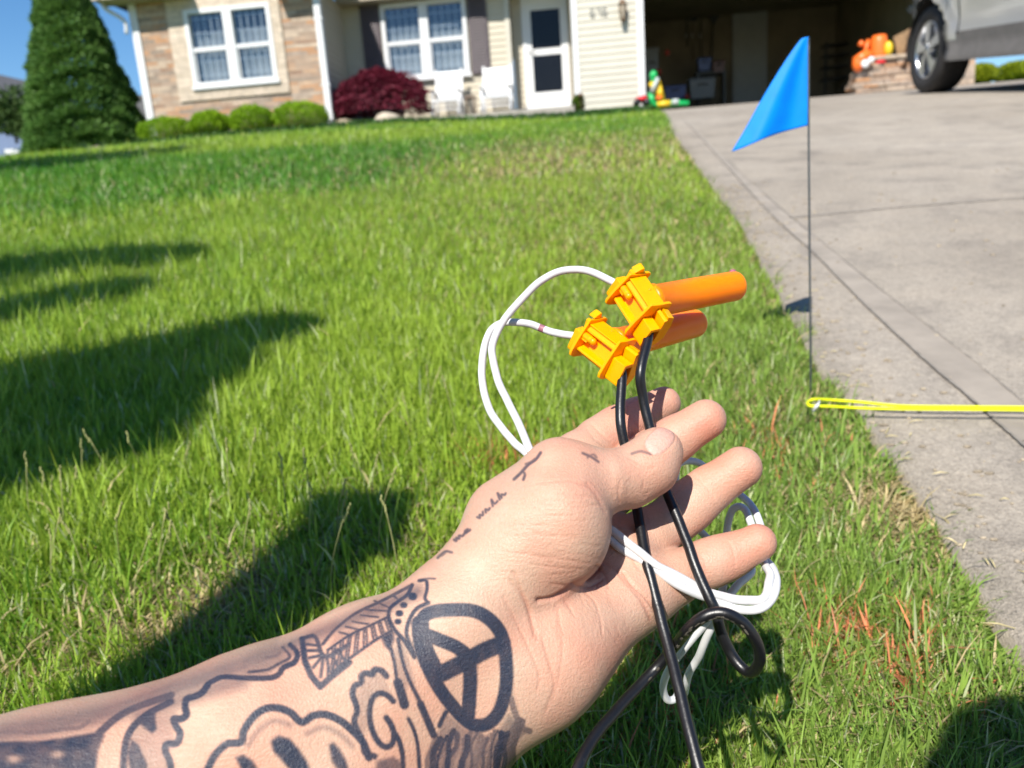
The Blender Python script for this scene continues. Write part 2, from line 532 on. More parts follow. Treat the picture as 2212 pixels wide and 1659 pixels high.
fill('B', [(1000, 640), (1240, 540), (1400, 480), (1450, 580), (1300, 700), (1180, 780), (800, 780), (820, 730)], .4)
ink('B', [(1512, 430), (1540, 640), (1600, 780), (1685, 885), (1790, 790), (1960, 655)], 46, .92, 1, False)
ink('B', [(1530, 420), (1620, 400), (1660, 450), (1700, 570), (1780, 590), (1960, 480)], 34, .85)
for a, b in (((1560, 480), (1650, 490)), ((1560, 540), (1660, 540)), ((1580, 610), (1690, 585)), ((1620, 700), (1710, 590)), ((1690, 790), (1715, 600)), ((1770, 740), (1750, 610)), ((1850, 690), (1800, 570)), ((1920, 640), (1850, 530))):
    ink('B', [a, b], 24, .85)
ink('B', [(615, 865), (560, 940), (480, 980), (410, 1002), (398, 1080), (412, 1150), (360, 1190), (290, 1192), (310, 1260), (350, 1330), (320, 1420), (225, 1432), (210, 1500), (250, 1590), (270, 1720)], 52, .92, 6)
fill('B', [(0, 1150), (80, 1110), (125, 1130), (112, 1300), (80, 1335), (0, 1280)], .9)
fill('C', [(-50, 1150), (500, 1135), (850, 1082), (1080, 1040), (1130, 1085), (1060, 1250), (1030, 1500), (-50, 1500)], .85)
ink('C', [(1070, 1060), (1250, 900), (1450, 790), (1700, 700), (1850, 650)], 62, .75)
ink('C', [(-50, 1050), (400, 1050), (700, 1015), (860, 1000), (960, 930)], 42, .55)
ink('C', [(1850, 720), (1600, 850), (1450, 980), (1370, 1120), (1340, 1300), (1330, 1500)], 58, .85)
fill('C', [(1640, 830), (1560, 900), (1500, 960), (1600, 1040), (1660, 1060), (1695, 1020), (1680, 850)], .9)
fill('C', [(1420, 1120), (1500, 1180), (1600, 1400), (1600, 1480), (1400, 1480), (1370, 1250)], .85)
ink('C', [(-50, 1000), (600, 900), (1200, 775), (1900, 615)], 46, .4)
ink('D', [(-40, 1590), (200, 1545), (400, 1478), (600, 1408)], 34, .5, soft=16)
ink('D', [(600, 1405), (760, 1338), (900, 1278)], 22, .5, soft=11)
ink('D', [(300, 1545), (420, 1500), (520, 1470)], 26, .4, soft=12)
# small script along the thumb edge
def script(fr, p0, p1, h, word, w):
    p0 = np.array(p0, float); p1 = np.array(p1, float); b = (p1-p0)
    L = np.linalg.norm(b); b /= L; n = np.array([b[1], -b[0]])
    G = {'w': [(0, .5), (.15, 0), (.35, .5), (.55, 0), (.8, .5)], 'i': [(0, 0), (.2, .5), (.35, 0), (.6, .1)], 't': [(0, 0), (.35, 1.1), (.3, .1), (.7, .1)],
         'h': [(0, 0), (.3, 1.2), (.25, 0), (.5, .5), (.7, 0), (.9, .1)], 'm': [(0, .5), (.08, 0), (.25, .5), (.4, 0), (.55, .5), (.75, 0), (.95, .1)],
         'y': [(0, .5), (.25, 0), (.5, .5), (.2, -.9), (.0, -.6)], 'e': [(0, .1), (.5, .35), (.25, .5), (.1, .1), (.6, 0)], 'a': [(.5, .5), (.1, .4), (.1, 0), (.5, .5), (.55, 0), (.8, .1)]}
    cw = L/len(word)
    for k, c in enumerate(word):
        pts = [tuple(p0+b*(k+x)*cw+n*y*h) for x, y in G[c]]
        ink(fr, pts, w, .72, 4)
script('H', (468, 600), (655, 425), 34, "with", 11)
script('H', (310, 752), (432, 655), 30, "me", 13)
ink('H', [(885, 152), (850, 200), (800, 235), (755, 285), (705, 332)], 15, .7)
ink('H', [(760, 275), (778, 300), (768, 335)], 13, .7)
ink('H', [(845, 195), (820, 215), (785, 230)], 12, .6)
ink('H', [(285, 826), (240, 820), (190, 862)], 13, .65)
ink('H', [(200, 850), (235, 830), (215, 845)], 16, .5)
ink('H', [(1168, 156), (1225, 180), (1275, 215)], 13, .6)
ink('H', [(1200, 185), (1240, 165), (1262, 185)], 10, .5)
ink('H', [(1500, 160), (1560, 143), (1625, 162)], 14, .45)

# skin creases: (frame, points, width px, depth mm, redness)
CREASE = []
def crease(fr, pts, w, dep, red=.3):
    dep = dep if dep > .6 else dep*.55; w = max(2.6, w*.72)
    CREASE.append((np.array([p[:2] for p in catmull([(*p, 0) for p in zx(fr, pts)], 6)]), w, dep*mm, red))
crease('H', [(870, 1150), (960, 1135), (1040, 1095), (1110, 1045), (1200, 1000), (1275, 925)], 7, 1.3, .9)
crease('H', [(960, 1040), (1060, 1050), (1110, 1045)], 4, .5, .5)
crease('H', [(1275, 925), (1320, 990), (1340, 1060)], 5, .6, .5)
crease('H', [(1300, 890), (1400, 950), (1440, 1010), (1560, 1150), (1640, 1300)], 6, .5, .4)
crease('H', [(1275, 930), (1270, 1010), (1262, 1080)], 4, .4, .3)
crease('H', [(700, 960), (770, 1120), (810, 1250), (840, 1382)], 6, .5, .5)
crease('H', [(860, 850), (1000, 870), (1150, 885)], 3, .25, .25)
crease('H', [(820, 905), (1000, 930), (1160, 940)], 3, .28, .3)
crease('H', [(720, 830), (850, 850), (960, 900)], 3, .22, .3)
crease('H', [(840, 700), (980, 715), (1120, 712)], 2.6, .2, .2)
crease('H', [(850, 360), (960, 348), (1080, 345), (1200, 380)], 3, .3, .35)
crease('H', [(1040, 430), (1140, 440), (1240, 455), (1300, 490)], 3, .3, .3)
crease('H', [(1080, 500), (1180, 495), (1290, 510)], 3, .25, .2)
crease('H', [(1200, 360), (1250, 420), (1290, 490), (1318, 550)], 6, .55, .4)
crease('H', [(1230, 350), (1270, 400), (1300, 440)], 3, .2, .2)
crease('H', [(1425, 340), (1410, 420), (1420, 490)], 4, .35, .25)
crease('H', [(1480, 190), (1540, 220), (1600, 260), (1650, 250)], 4, .35, .25)
crease('H', [(1500, 230), (1560, 270), (1610, 290)], 3, .2, .2)
crease('H', [(1580, 340), (1575, 400), (1590, 450)], 3, .2, .2)
crease('A', [(1560, 60), (1700, 260), (1750, 420), (1790, 560)], 6, .5, .5)
crease('A', [(1500, 200), (1650, 500), (1800, 850), (1790, 1000)], 5, .35, .4)
crease('A', [(1830, 560), (1900, 800), (1930, 960), (1860, 1180)], 5, .4, .4)
crease('A', [(1960, 300), (2000, 560), (1990, 800), (1920, 1100)], 5, .3, .3)
crease('A', [(1580, 900), (1620, 1100), (1660, 1270)], 4, .3, .3)
crease('1', [(960, 372), (1000, 425), (1075, 480)], 4, .35, .2)
crease('1', [(985, 350), (1060, 420), (1120, 470)], 4, .35, .2)
crease('1', [(1165, 285), (1205, 330), (1255, 370)], 4, .35, .2)
crease('1', [(1545, 612), (1590, 665), (1645, 735)], 4, .35, -.3)
crease('1', [(1395, 740), (1430, 790), (1440, 850)], 4, .3, .2)
crease('1', [(1732, 985), (1752, 1040), (1762, 1110)], 4, .35, -.3)
crease('1', [(1555, 1030), (1590, 1080), (1605, 1150)], 4, .3, .2)
crease('1', [(1120, 890), (1180, 960), (1200, 1060), (1240, 1130)], 5, .5, .4)
crease('1', [(1110, 1130), (1180, 1200), (1260, 1300), (1300, 1400)], 5, .4, .4)

rw_ = random.Random(21)
for k in range(46):      # fine skin lines over the ball of the thumb, the heel of the hand and the finger pads
    if k < 24: x, y, a, L = rw_.uniform(560, 1180), rw_.uniform(430, 1000), rw_.uniform(-.12, .16), rw_.uniform(70, 190)
    elif k < 38: x, y, a, L = rw_.uniform(960, 1560), rw_.uniform(1080, 1340), rw_.uniform(1.0, 1.5), rw_.uniform(60, 170)
    else: x, y, a, L = rw_.uniform(1400, 1640), rw_.uniform(300, 430), rw_.uniform(1.2, 1.8), rw_.uniform(30, 70)
    c, s = math.cos(a), math.sin(a)
    crease('H', [(x, y), (x+c*L*.5-s*5, y+s*L*.5+c*5), (x+c*L, y+s*L)], 2.6, rw_.uniform(.12, .26), rw_.uniform(.12, .3))
crease('H', [(1100, 1052), (1160, 1060), (1230, 1050), (1300, 1010)], 4, .7, .6)
crease('H', [(1440, 960), (1500, 1040), (1590, 1130), (1650, 1210)], 4, .65, .5)
crease('H', [(1180, 1090), (1250, 1160), (1290, 1280), (1300, 1382)], 3, .45, .4)
crease('1', [(1480, 660), (1460, 700), (1400, 745)], 3, .3, .3)

def poly_dist(Q, pts):
    best = np.full(len(Q), 1e9)
    for i in range(len(pts)-1):
        a, b = pts[i], pts[i+1]
        ab = b-a; L = ab@ab+1e-9
        t = np.clip(((Q-a)@ab)/L, 0, 1)
        d = Q-a-t[:, None]*ab
        best = np.minimum(best, (d*d).sum(1))
    return np.sqrt(best)
def in_poly(Q, pts):
    c = np.zeros(len(Q), bool); n = len(pts)
    for i in range(n):
        (x1, y1), (x2, y2) = pts[i], pts[(i+1) % n]
        m = ((y1 > Q[:, 1]) != (y2 > Q[:, 1]))
        xs = (x2-x1)*(Q[:, 1]-y1)/((y2-y1) if y2 != y1 else 1e-9)+x1
        c ^= m & (Q[:, 0] < xs)
    return c
def vnoise(P, s, seed=0):
    """cheap smooth value noise on points"""
    r = np.random.RandomState(seed); T = r.rand(32, 32, 32)
    q = P*s; i = np.floor(q).astype(int); f = q-i; f = f*f*(3-2*f)
    o = 0
    for a in (0, 1):
        for b in (0, 1):
            for c in (0, 1):
                w = (f[:, 0] if a else 1-f[:, 0])*(f[:, 1] if b else 1-f[:, 1])*(f[:, 2] if c else 1-f[:, 2])
                o = o+w*T[(i[:, 0]+a) % 32, (i[:, 1]+b) % 32, (i[:, 2]+c) % 32]
    return o

def skin_material():
    m, nt, b = new_mat("tattooed_skin")
    at_ = node(nt, "ShaderNodeVertexColor", layer_name="skin")
    v = objvec(nt)
    n1 = noise(nt, 900, 4, .6, v)
    r1 = ramp(nt, n1.outputs[0], [(.3, (.93, .92, .91)), (.7, (1.04, 1.03, 1.03))])
    c = mixc(nt, 1.0, at_.outputs[0], r1.outputs[0], 'MULTIPLY')
    nt.links.new(c, b.inputs["Base Color"])
    b.subsurface_method = 'RANDOM_WALK'
    setin(b, Subsurface_Weight=.15, Subsurface_Scale=.0022, Roughness=.47, Specular_IOR_Level=.42)
    b.inputs["Subsurface Radius"].default_value = (1.0, .35, .2)
    vo = node(nt, "ShaderNodeTexVoronoi"); vo.inputs["Scale"].default_value = 1500
    mp = nt.nodes.new("ShaderNodeMapping"); mp.inputs["Scale"].default_value = (1, 1, .6); mp.inputs["Rotation"].default_value = (.3, .6, .4)
    nt.links.new(v, mp.inputs[0]); nt.links.new(mp.outputs[0], vo.inputs["Vector"])
    b1 = nt.nodes.new("ShaderNodeBump"); b1.inputs["Strength"].default_value = .36; b1.inputs["Distance"].default_value = .0004
    nt.links.new(vo.outputs["Distance"], b1.inputs["Height"])
    mp3 = nt.nodes.new("ShaderNodeMapping"); mp3.inputs["Scale"].default_value = (160, 900, 1100); mp3.inputs["Rotation"].default_value = (0, .1, .15)
    nt.links.new(v, mp3.inputs[0]); n3 = noise(nt, 1.0, 5, .65, mp3.outputs[0], .8)
    b2 = nt.nodes.new("ShaderNodeBump"); b2.inputs["Strength"].default_value = .42; b2.inputs["Distance"].default_value = .0007
    nt.links.new(n3.outputs[0], b2.inputs["Height"]); nt.links.new(b1.outputs[0], b2.inputs["Normal"])
    nt.links.new(b2.outputs[0], b.inputs["Normal"])
    return m
NARM = 0
SKIN = skin_material()

def build_arm(body):
    global NARM
    lo = cp(-760, 2460, .19); pts = [cp(-700, 2300, .19), Z1(1900, 1000, .30), Z1(1600, 200, .36), cp(1200, 1700, .28), cp(60, 1560, .2)]
    A = np.min(pts, 0)-.05; B = np.max(pts, 0)+.05
    V, F, N = surface_net(hand_sdf, A, B, .00048, 5)
    d = V[:, 2]
    Q = np.stack([CX+FPX*V[:, 0]/d, CY-FPX*V[:, 1]/d], -1)
    view = -V/np.linalg.norm(V, axis=1)[:, None]
    face = (N*view).sum(1)
    front = np.clip(face/.25, 0, 1)*(face > 0)
    # skin tone
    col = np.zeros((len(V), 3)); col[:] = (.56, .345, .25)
    n = vnoise(V, 60, 1)*.6+vnoise(V, 160, 2)*.4
    red = np.zeros(len(V))
    for k, (p, r) in FINGERS.items():
        red += .75*np.exp(-((V-p[3])**2).sum(1)/(.013**2))+.35*np.exp(-((V-.5*(p[1]+p[2]))**2).sum(1)/(.012**2))
    red += .7*np.exp(-((V-THUMB[0][3]-np.array([.004, -.004, 0]))**2).sum(1)/(.011**2))
    red += .45*np.exp(-((V-Z1(980, 1480, .27))**2).sum(1)/(.02**2))+.3*np.exp(-((V-Z1(840, 620, .27))**2).sum(1)/(.014**2))
    red += (n-.5)*1.1
    red = np.clip(red, -.4, 1)
    col = col*(1-.0*red[:, None])+red[:, None]*np.array([.045, -.10, -.085])
    col *= (1+(vnoise(V, 110, 5)-.5)*.10)[:, None]
    disp = np.zeros(len(V))
    for pts_, w, dep, rd in CREASE:
        lo_, hi_ = pts_.min(0)-3*w, pts_.max(0)+3*w
        m = np.where(((Q > lo_) & (Q < hi_)).all(1) & (face > .05))[0]
        if not len(m): continue
        dd = poly_dist(Q[m], pts_)
        g = np.exp(-(dd/w)**2)*front[m]
        disp[m] = np.maximum(disp[m], 0)+(dep*g-disp[m]*0) if False else disp[m]+dep*g
        col[m] *= 1+g[:, None]*np.array([-.10, -.26, -.28])*rd
    # thumb nail
    nc = np.array(zx('1', [(1352, 430)])[0]); na = np.array([.74, -.67]); nb = np.array([.67, .74])
    qa = (Q-nc)@na; qb = (Q-nc)@nb
    s = (np.abs(qa/33)**2.6+np.abs(qb/25)**2.6)
    nm = (face > .1) & (V[:, 2] < .3)
    nail = np.clip((1.06-s)/.10, 0, 1)*nm
    rim = np.exp(-((s-1.1)/.16)**2)*nm
    disp += .00045*rim
    col = col*(1-nail[:, None])+nail[:, None]*np.array([.60, .35, .28])
    moon = np.clip((-qa-17)/8, 0, 1)*nail
    col = col*(1-.5*moon[:, None])+.5*moon[:, None]*np.array([.64, .44, .37])
    col *= (1-.12*rim)[:, None]
    # ink
    inkA = np.zeros(len(V))
    fr = np.clip(face/.08, 0, 1)*(d < .303)
    for pts_, a in FILL:
        lo_, hi_ = pts_.min(0)-8, pts_.max(0)+8
        m = np.where(((Q > lo_) & (Q < hi_)).all(1) & (fr > 0))[0]
        if not len(m): continue
        dd = poly_dist(Q[m], np.vstack([pts_, pts_[:1]]))
        sd = np.where(in_poly(Q[m], pts_), -dd, dd)
        x = a*np.clip(.5-sd/9., 0, 1)*(.82+.36*vnoise(V[m], 300, 9))
        inkA[m] = np.maximum(inkA[m], x)
    for pts_, hw, a, soft in INK:
        lo_, hi_ = pts_.min(0)-hw-6-soft, pts_.max(0)+hw+6+soft
        m = np.where(((Q > lo_) & (Q < hi_)).all(1) & (fr > 0))[0]
        if not len(m): continue
        x = a*np.clip(.5-(poly_dist(Q[m], pts_)-hw)/(2*soft), 0, 1)
        inkA[m] = np.maximum(inkA[m], x)
    for c in ((620, 1290), (150, 1340)):
        e = np.array(zx('C', [c])[0]); inkA *= 1-.75*np.exp(-(((Q-e)/np.array([16, 9]))**2).sum(1))
    inkA = np.clip(inkA*fr*(.9+.14*vnoise(V, 500, 3)), 0, .96)[:, None]
    INKC = np.array([.022, .031, .058])
    inkA = 1-(1-inkA)**1.55
    col = col*(1-inkA)+INKC*inkA
    V = V-N*disp[:, None]
    NARM = len(V); VB, FB, _ = body
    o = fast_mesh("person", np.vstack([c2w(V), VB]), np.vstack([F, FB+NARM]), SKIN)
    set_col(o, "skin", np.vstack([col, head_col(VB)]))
    return o
# ------------------------------------------------------------------ splice connectors and wires
def plastic(name, col, sss=.35, rough=.28):
    m, nt, b = new_mat(name)
    v = objvec(nt); n = noise(nt, 220, 3, .5, v)
    r = ramp(nt, n.outputs[0], [(.3, tuple(c*.94 for c in col)), (.7, col)])
    nt.links.new(r.outputs[0], b.inputs["Base Color"])
    b.subsurface_method = 'RANDOM_WALK'
    setin(b, Subsurface_Weight=sss, Subsurface_Scale=.006, Roughness=rough, Specular_IOR_Level=.28)
    b.inputs["Subsurface Radius"].default_value = (1.0, .5, .1)
    n2 = noise(nt, 700, 3, .6, v); bump(nt, b, n2.outputs[0], .06, .0004)
    return m
M_CAP = plastic("yellow_orange_plastic", (1.0, .39, .0), .35)
M_TUBE = plastic("orange_tube_plastic", (1.0, .24, .0), .85, .34)
M_BLACKW, nt_, b_ = new_mat("black_cable_jacket")
v_ = objvec(nt_); n_ = noise(nt_, 350, 5, .7, v_); n2_ = noise(nt_, 60, 3, .6, v_)
r_ = ramp(nt_, n_.outputs[0], [(.0, (.005, .005, .006)), (.62, (.008, .008, .010)), (.80, (.025, .023, .02))])
nt_.links.new(r_.outputs[0], b_.inputs["Base Color"]); setin(b_, Roughness=.36, Specular_IOR_Level=.6)
bump(nt_, b_, n_.outputs[0], .25, .0005)
M_DIRT = plain("dried_mud", (.085, .075, .058), .9, .4, 300, bmp=.6, bscale=900)
M_WHITEW = plain("white_wire_jacket", (.62, .62, .63), .32, .03, 200, bmp=.05, bscale=800)
M_MARK = plain("purple_print_mark", (.30, .12, .16), .5, .1, 200)
M_HOLE = plain("dark_socket", (.03, .008, .002), .8)

def frame3(a, t):
    """image-space directions (x right, y down, z away) -> orthonormal world axes a, t, n(up)"""
    cv = lambda q: q[0]*RT-q[1]*UP+q[2]*FW
    A = cv(a); A /= np.linalg.norm(A)
    T = cv(t); T = T-A*(A@T); T /= np.linalg.norm(T)
    Nn = np.cross(A, T)
    if Nn @ FW > 0: Nn = -Nn
    return A, T, Nn
def connector(c, a, t, label, TL):
    A, T, Nn = frame3(a, t)
    O = W(*c)                                   # centre of the top face
    root = empty("wire_connector", O)
    tag(root, label, "connector", "orange splice connectors at the wire ends")
    L = lambda q: O+.001*(q[0]*T+q[1]*Nn+q[2]*A)      # (t, n, a) in millimetres
    Lp = lambda q: O+.001*(q[0]*T+q[1]*Nn+q[2]*A)
    b = MB()
    # main body: panel top, slanted side, recessed channel
    top = [(-4.2, 0), (4.2, 0), (5.2, -1.2), (5.2, -14), (-6.5, -14), (-8.0, -12.2), (-7.6, -11.2), (-4.6, -10.6), (-2.6, -3.8), (-5.2, -3.2), (-5.0, -2.4), (-3.6, -1.2), (-4.2, -.6)]
    b.prism(top, -8.6, 8.6, Lp)
    # flanges
    fl = [(-4.6, 2.0), (-1.0, 1.5), (5.4, 1.4), (7.0, .6), (6.8, -1.4), (6.0, -3), (6.6, -8), (6.6, -14), (3.5, -17.5), (-3, -17.0), (-8.2, -16.4), (-10.6, -15.2), (-10.9, -13.0), (-8.8, -7.0), (-6.2, -1.5)]
    for a0 in (-9.8, 8.6): b.prism(fl, a0, a0+1.3, Lp)
    # pin between the flanges
    b.tube([L((-5.4, -5.6, -8.5)), L((-5.4, -5.6, -3.2))], [.0017, .0017], 14)
    b.ellipsoid(L((-5.4, -5.6, -3.2)), (.0017, .0017, .0017))
    b.prism([(-7.2, -7.2), (-3.0, -6.6), (-3.0, -4.0), (-6.4, -4.2)], -8.6, -5.2, Lp)
    # stepped spouts at both ends
    for s0, s1 in ((9.9, 17.2), (-14.4, -9.8)):
        b.prism([(-5.8, -5.4), (-1.2, -5.2), (-.4, -6.4), (-1.0, -7.0), (-4.6, -7.2), (-6.0, -14.2), (-2.2, -14.6), (-2.2, -16), (-7.0, -15.6), (-7.4, -14.4)], s0, s1, Lp)
        b.prism([(-.2, -1.6), (1.2, -1.0), (1.4, -15.6), (-2.2, -16), (-2.2, -14.6), (-.2, -14.2)], s0, s1-.4, Lp)
    b.prism([(2.4, -.8), (5.8, -2.0), (6.8, -8), (6.6, -15.5), (2.6, -20.5), (1.0, -20), (1.6, -14)], 9.9, 15.5, Lp)
    b.prism([(-2.0, 2.2), (1.0, 4.0), (2.2, 4.2), (3.2, 1.0)], -12.5, -9.0, Lp)
    # gate mark
    b.tube([L((1.8, .0, -.5)), L((1.8, .25, -.5))], [.0007, .0006], 10)
    o = b.build("cap", M_CAP, root)
    bv = o.modifiers.new("bevel", 'BEVEL'); bv.width = .00028; bv.segments = 2; bv.limit_method = 'ANGLE'; bv.angle_limit = R(35)
    o.data.polygons.foreach_set("use_smooth", [True]*len(o.data.polygons))
    o.data.update()
    wn_ = o.modifiers.new("wn", 'WEIGHTED_NORMAL'); wn_.keep_sharp = True
    h = MB()
    h.prism([(-4.4, -7.6), (-1.6, -7.4), (-.6, -8.2), (-1.0, -12.0), (-5.6, -12.0)], 9.9, 12.0, Lp)
    h.build("socket", M_HOLE, root)
    # drop tube with a rounded end
    tb = MB()
    r0 = 7.3
    prof = [(0.01, 4.5), (r0+.5, 4.5), (r0+.5, 7.4), (r0, 7.8), (r0*.985, 30), (r0*.96, TL)]
    rc = r0*.96
    for k in range(1, 9):
        ph = k/8*math.pi/2
        prof.append((max(.01, rc-3.6+3.6*math.cos(ph) if k < 8 else rc-3.6), TL+3.6*math.sin(ph)))
    for q in (.66, .33, .01): prof.append((max(.01, (rc-3.6)*q), TL+3.6+.9*(1-q)))
    tb.lathe(prof, 40, lambda q: O+.001*(q[2]*T+(q[0]-7.6)*Nn+(q[1]+.4)*A))
    tb.build("tube", M_TUBE, root)
    return root, L
cn1, LU = connector((1398, 628, .322), (.40, .78, -.48), (.90, -.165, .40), "upper of two orange wire connectors, its tube reaching further right over the lawn", 53.5)
cn2, LL = connector((1318, 718, .324), (.62, .55, -.56), (.77, -.20, .61), "lower of two orange wire connectors, partly behind the other, close above the fingers", 65)

def wire(name, path, rad, mat, label, cat, group=None, n=10, seg=14):
    pts = catmull([W(*p) for p in path], n)
    pa = np.array(pts); wob = np.stack([vnoise(pa+7, 70, s_)+.5*vnoise(pa+7, 190, s_+3)-.75 for s_ in (31, 41, 51)], -1); fade = np.clip(np.arange(len(pa))/14, 0, 1)[:, None]
    pts = list(pa+wob*.0006*fade)
    mb = MB(); mb.tube(pts, rad, seg)
    o = mb.build(name, mat)
    tag(o, label, cat, group)
    return o, pts
def LP(L, q):
    P = L(q); u, v, z = w2px(P); return (u, v, z)
zl = lambda x, y, d: (1371.4+.29322*x, 1061.8+.29322*y, d)
z2 = lambda x, y, d: (991+.32*x, 530.9+.32*y, d)
z1 = lambda x, y, d: (884.8+.4*x, 778.6+.4*y, d)
cabA = [LP(LL, (-3.2, -9.8, 9.5)), LP(LL, (-2.6, -10.2, 14)), (1340, 900, .311), (1352, 972, .309), (1364, 1040, .3065), (1377, 1100, .3015), (1393, 1199, .2890), (1405, 1250, .2840),
        (1418, 1302, .2800), (1445, 1400, .2700), (1476, 1530, .256), (1512, 1670, .243), (1560, 1840, .232)]
wire("black_cable", cabA, .0021, M_BLACKW, "black cable running straight from the lower connector past the thumb and out of frame", "cable", "black cables held in the hand")
cabB = [LP(LU, (-3.2, -9.8, 9.5)), LP(LU, (-2.6, -10.4, 14)), (1383, 800, .3130), (1389, 860, .3135), (1403, 925, .3120), (1424, 1000, .3085), (1440, 1058, .3045), (1465, 1120, .2985), (1497, 1205, .2895),
        (1529, 1287, .283), (1544, 1322, .2815), (1559, 1370, .281), (1577, 1408, .281), (1597, 1437, .279), (1620, 1452, .276), (1637, 1442, .272), (1641, 1412, .268),
        (1627, 1376, .265), (1602, 1343, .264), (1574, 1326, .264), (1546, 1323, .265), (1517, 1335, .266), (1489, 1358, .270), (1466, 1386, .2785), (1424, 1437, .283), (1385, 1478, .280),
        (1330, 1540, .27), (1280, 1598, .26), (1246, 1664, .25), (1215, 1760, .24)]
ob, pb = wire("black_cable", cabB, .0021, M_BLACKW, "black cable with a small loose coil below the fingers, muddy along its bend", "cable", "black cables held in the hand")
def mud():
    mb = MB(); rr = random.Random(3)
    idx = [i for i, p in enumerate(pb) if 170 < i < 250]
    for k in range(34):
        i = rr.choice(idx[:40] if rr.random() < .4 else idx[40:])
        p = np.array(pb[i]); dr = RT*rr.uniform(-.6, .2)-UP*rr.uniform(.2, 1)-FW*rr.uniform(.2, .9); dr /= np.linalg.norm(dr)
        tn = np.array(pb[i+1])-np.array(pb[i-1]); tn /= np.linalg.norm(tn)
        dr = dr-tn*(tn@dr); dr /= np.linalg.norm(dr)
        Mx = np.stack([tn, np.cross(dr, tn), dr], -1)
        mb.ellipsoid(p+dr*.00205, (rr.uniform(.0004, .0018), rr.uniform(.0002, .0006), .00012), Mx, 8, 5)
    mb.build("mud_crust", M_DIRT, ob)
mud()
wA = [LP(LU, (-3, -9, -12)), z2(900, 180, .338), z2(760, 163, .340), z2(640, 187, .340), z2(520, 262, .339), z2(420, 362, .338), z2(330, 472, .336), z2(270, 562, .334), z2(232, 650, .332), z2(222, 740, .330),
      z2(256, 890, .327), z2(320, 1030, .323), z2(384, 1160, .318), z2(440, 1290, .313), z2(500, 1420, .308), (1185, 1030, .304), (1240, 1095, .299), (1290, 1135, .294),
      z1(1065, 905, .2915), z1(1150, 962, .2895), z1(1250, 1042, .2870), z1(1330, 1107, .2860), z1(1420, 1152, .2865), z1(1520, 1205, .2870), z1(1600, 1252, .2870), zl(720, 790, .287), zl(850, 798, .286), zl(930, 795, .286), zl(968, 755, .288),
      zl(985, 680, .291), zl(1000, 610, .296), zl(965, 550, .303), zl(925, 450, .317), zl(935, 330, .328), zl(918, 235, .333), zl(868, 120, .34), zl(780, 30, .35), (1545, 1030, .355), (1503, 998, .355),
      (1462, 1010, .35), (1475, 1100, .345), (1560, 1190, .335), zl(860, 560, .325), zl(760, 690, .315), zl(640, 830, .312), zl(480, 1010, .318), zl(330, 1200, .325), zl(240, 1340, .332), zl(212, 1450, .338), zl(240, 1530, .342), zl(300, 1520, .345), zl(330, 1440, .35)]
wire("white_wire", wA, .00172, M_WHITEW, "white wire curving in the wider loop out of the upper connector and through the palm", "wire", "white wires looped through the hand")
wB = [LP(LL, (-3, -9, -12)), z2(680, 594, .338), z2(570, 560, .342), z2(480, 527, .342), z2(380, 515, .342), z2(290, 522, .345), z2(215, 575, .344), z2(172, 680, .340), z2(155, 800, .335), z2(162, 950, .331), z2(205, 1100, .326),
      z2(290, 1230, .321), z2(380, 1335, .316), z2(475, 1425, .311), (1178, 1045, .307), (1230, 1110, .300), (1285, 1150, .294),
      z1(1065, 955, .2915), z1(1150, 1020, .2895), z1(1250, 1075, .2880), z1(1350, 1145, .2860), z1(1450, 1215, .2850), z1(1550, 1262, .2860), zl(600, 815, .287), zl(720, 860, .286), zl(850, 874, .285), zl(940, 855, .285), zl(1000, 800, .287),
      zl(1035, 720, .290), zl(1042, 640, .296), zl(1010, 560, .304), zl(950, 480, .315), zl(900, 350, .327), zl(852, 235, .333), zl(815, 140, .338), zl(765, 108, .34), zl(715, 140, .342), zl(690, 220, .343), zl(678, 320, .343), zl(670, 420, .335),
      zl(655, 560, .325), zl(650, 700, .317), zl(610, 850, .314), zl(560, 990, .317), zl(500, 1140, .323), zl(450, 1250, .33), zl(400, 1340, .336), zl(375, 1430, .345), zl(360, 1500, .36)]
ow, pw = wire("white_wire", wB, .00172, M_WHITEW, "white wire leaving the lower connector with a faint purple band, inner of the two loops", "wire", "white wires looped through the hand")
mk = MB()
i0 = min(range(len(pw)), key=lambda i: np.linalg.norm(pw[i]-W(*z2(585, 565, .342))))
i1 = min(range(len(pw)), key=lambda i: np.linalg.norm(pw[i]-W(*z2(548, 552, .342))))
i0, i1 = sorted((i0, i1)); i1 = max(i1, i0+4)
mk.tube(pw[i0:i1+1], .00177, 14, False); mk.build("purple_band", M_MARK, ow)
# ------------------------------------------------------------------ ground, driveway, lawn
EDGE_PX = [(1415, 235), (1455, 290), (1520, 380), (1600, 490), (1680, 640), (1750, 780), (1850, 905), (1905, 975), (1960, 1050), (2030, 1160), (2100, 1280), (2160, 1370), (2212, 1450), (2300, 1600)]
EP = np.array([ghit(u, v)[:2] for u, v in EDGE_PX])
EP = EP[np.argsort(EP[:, 1])]
GAR_Y = 14.6
EX = np.concatenate([[EP[0, 0]-.02, EP[0, 0]-.01], EP[:-1, 0], [EP[-1, 0], EP[-1, 0]]]); EYv = np.concatenate([[-12, EP[0, 1]-.05], EP[:-1, 1], [EP[-1, 1], 16]])
print("edge", np.round(EP, 2).tolist())
def edge_x(y): return np.interp(y, EYv, EX)

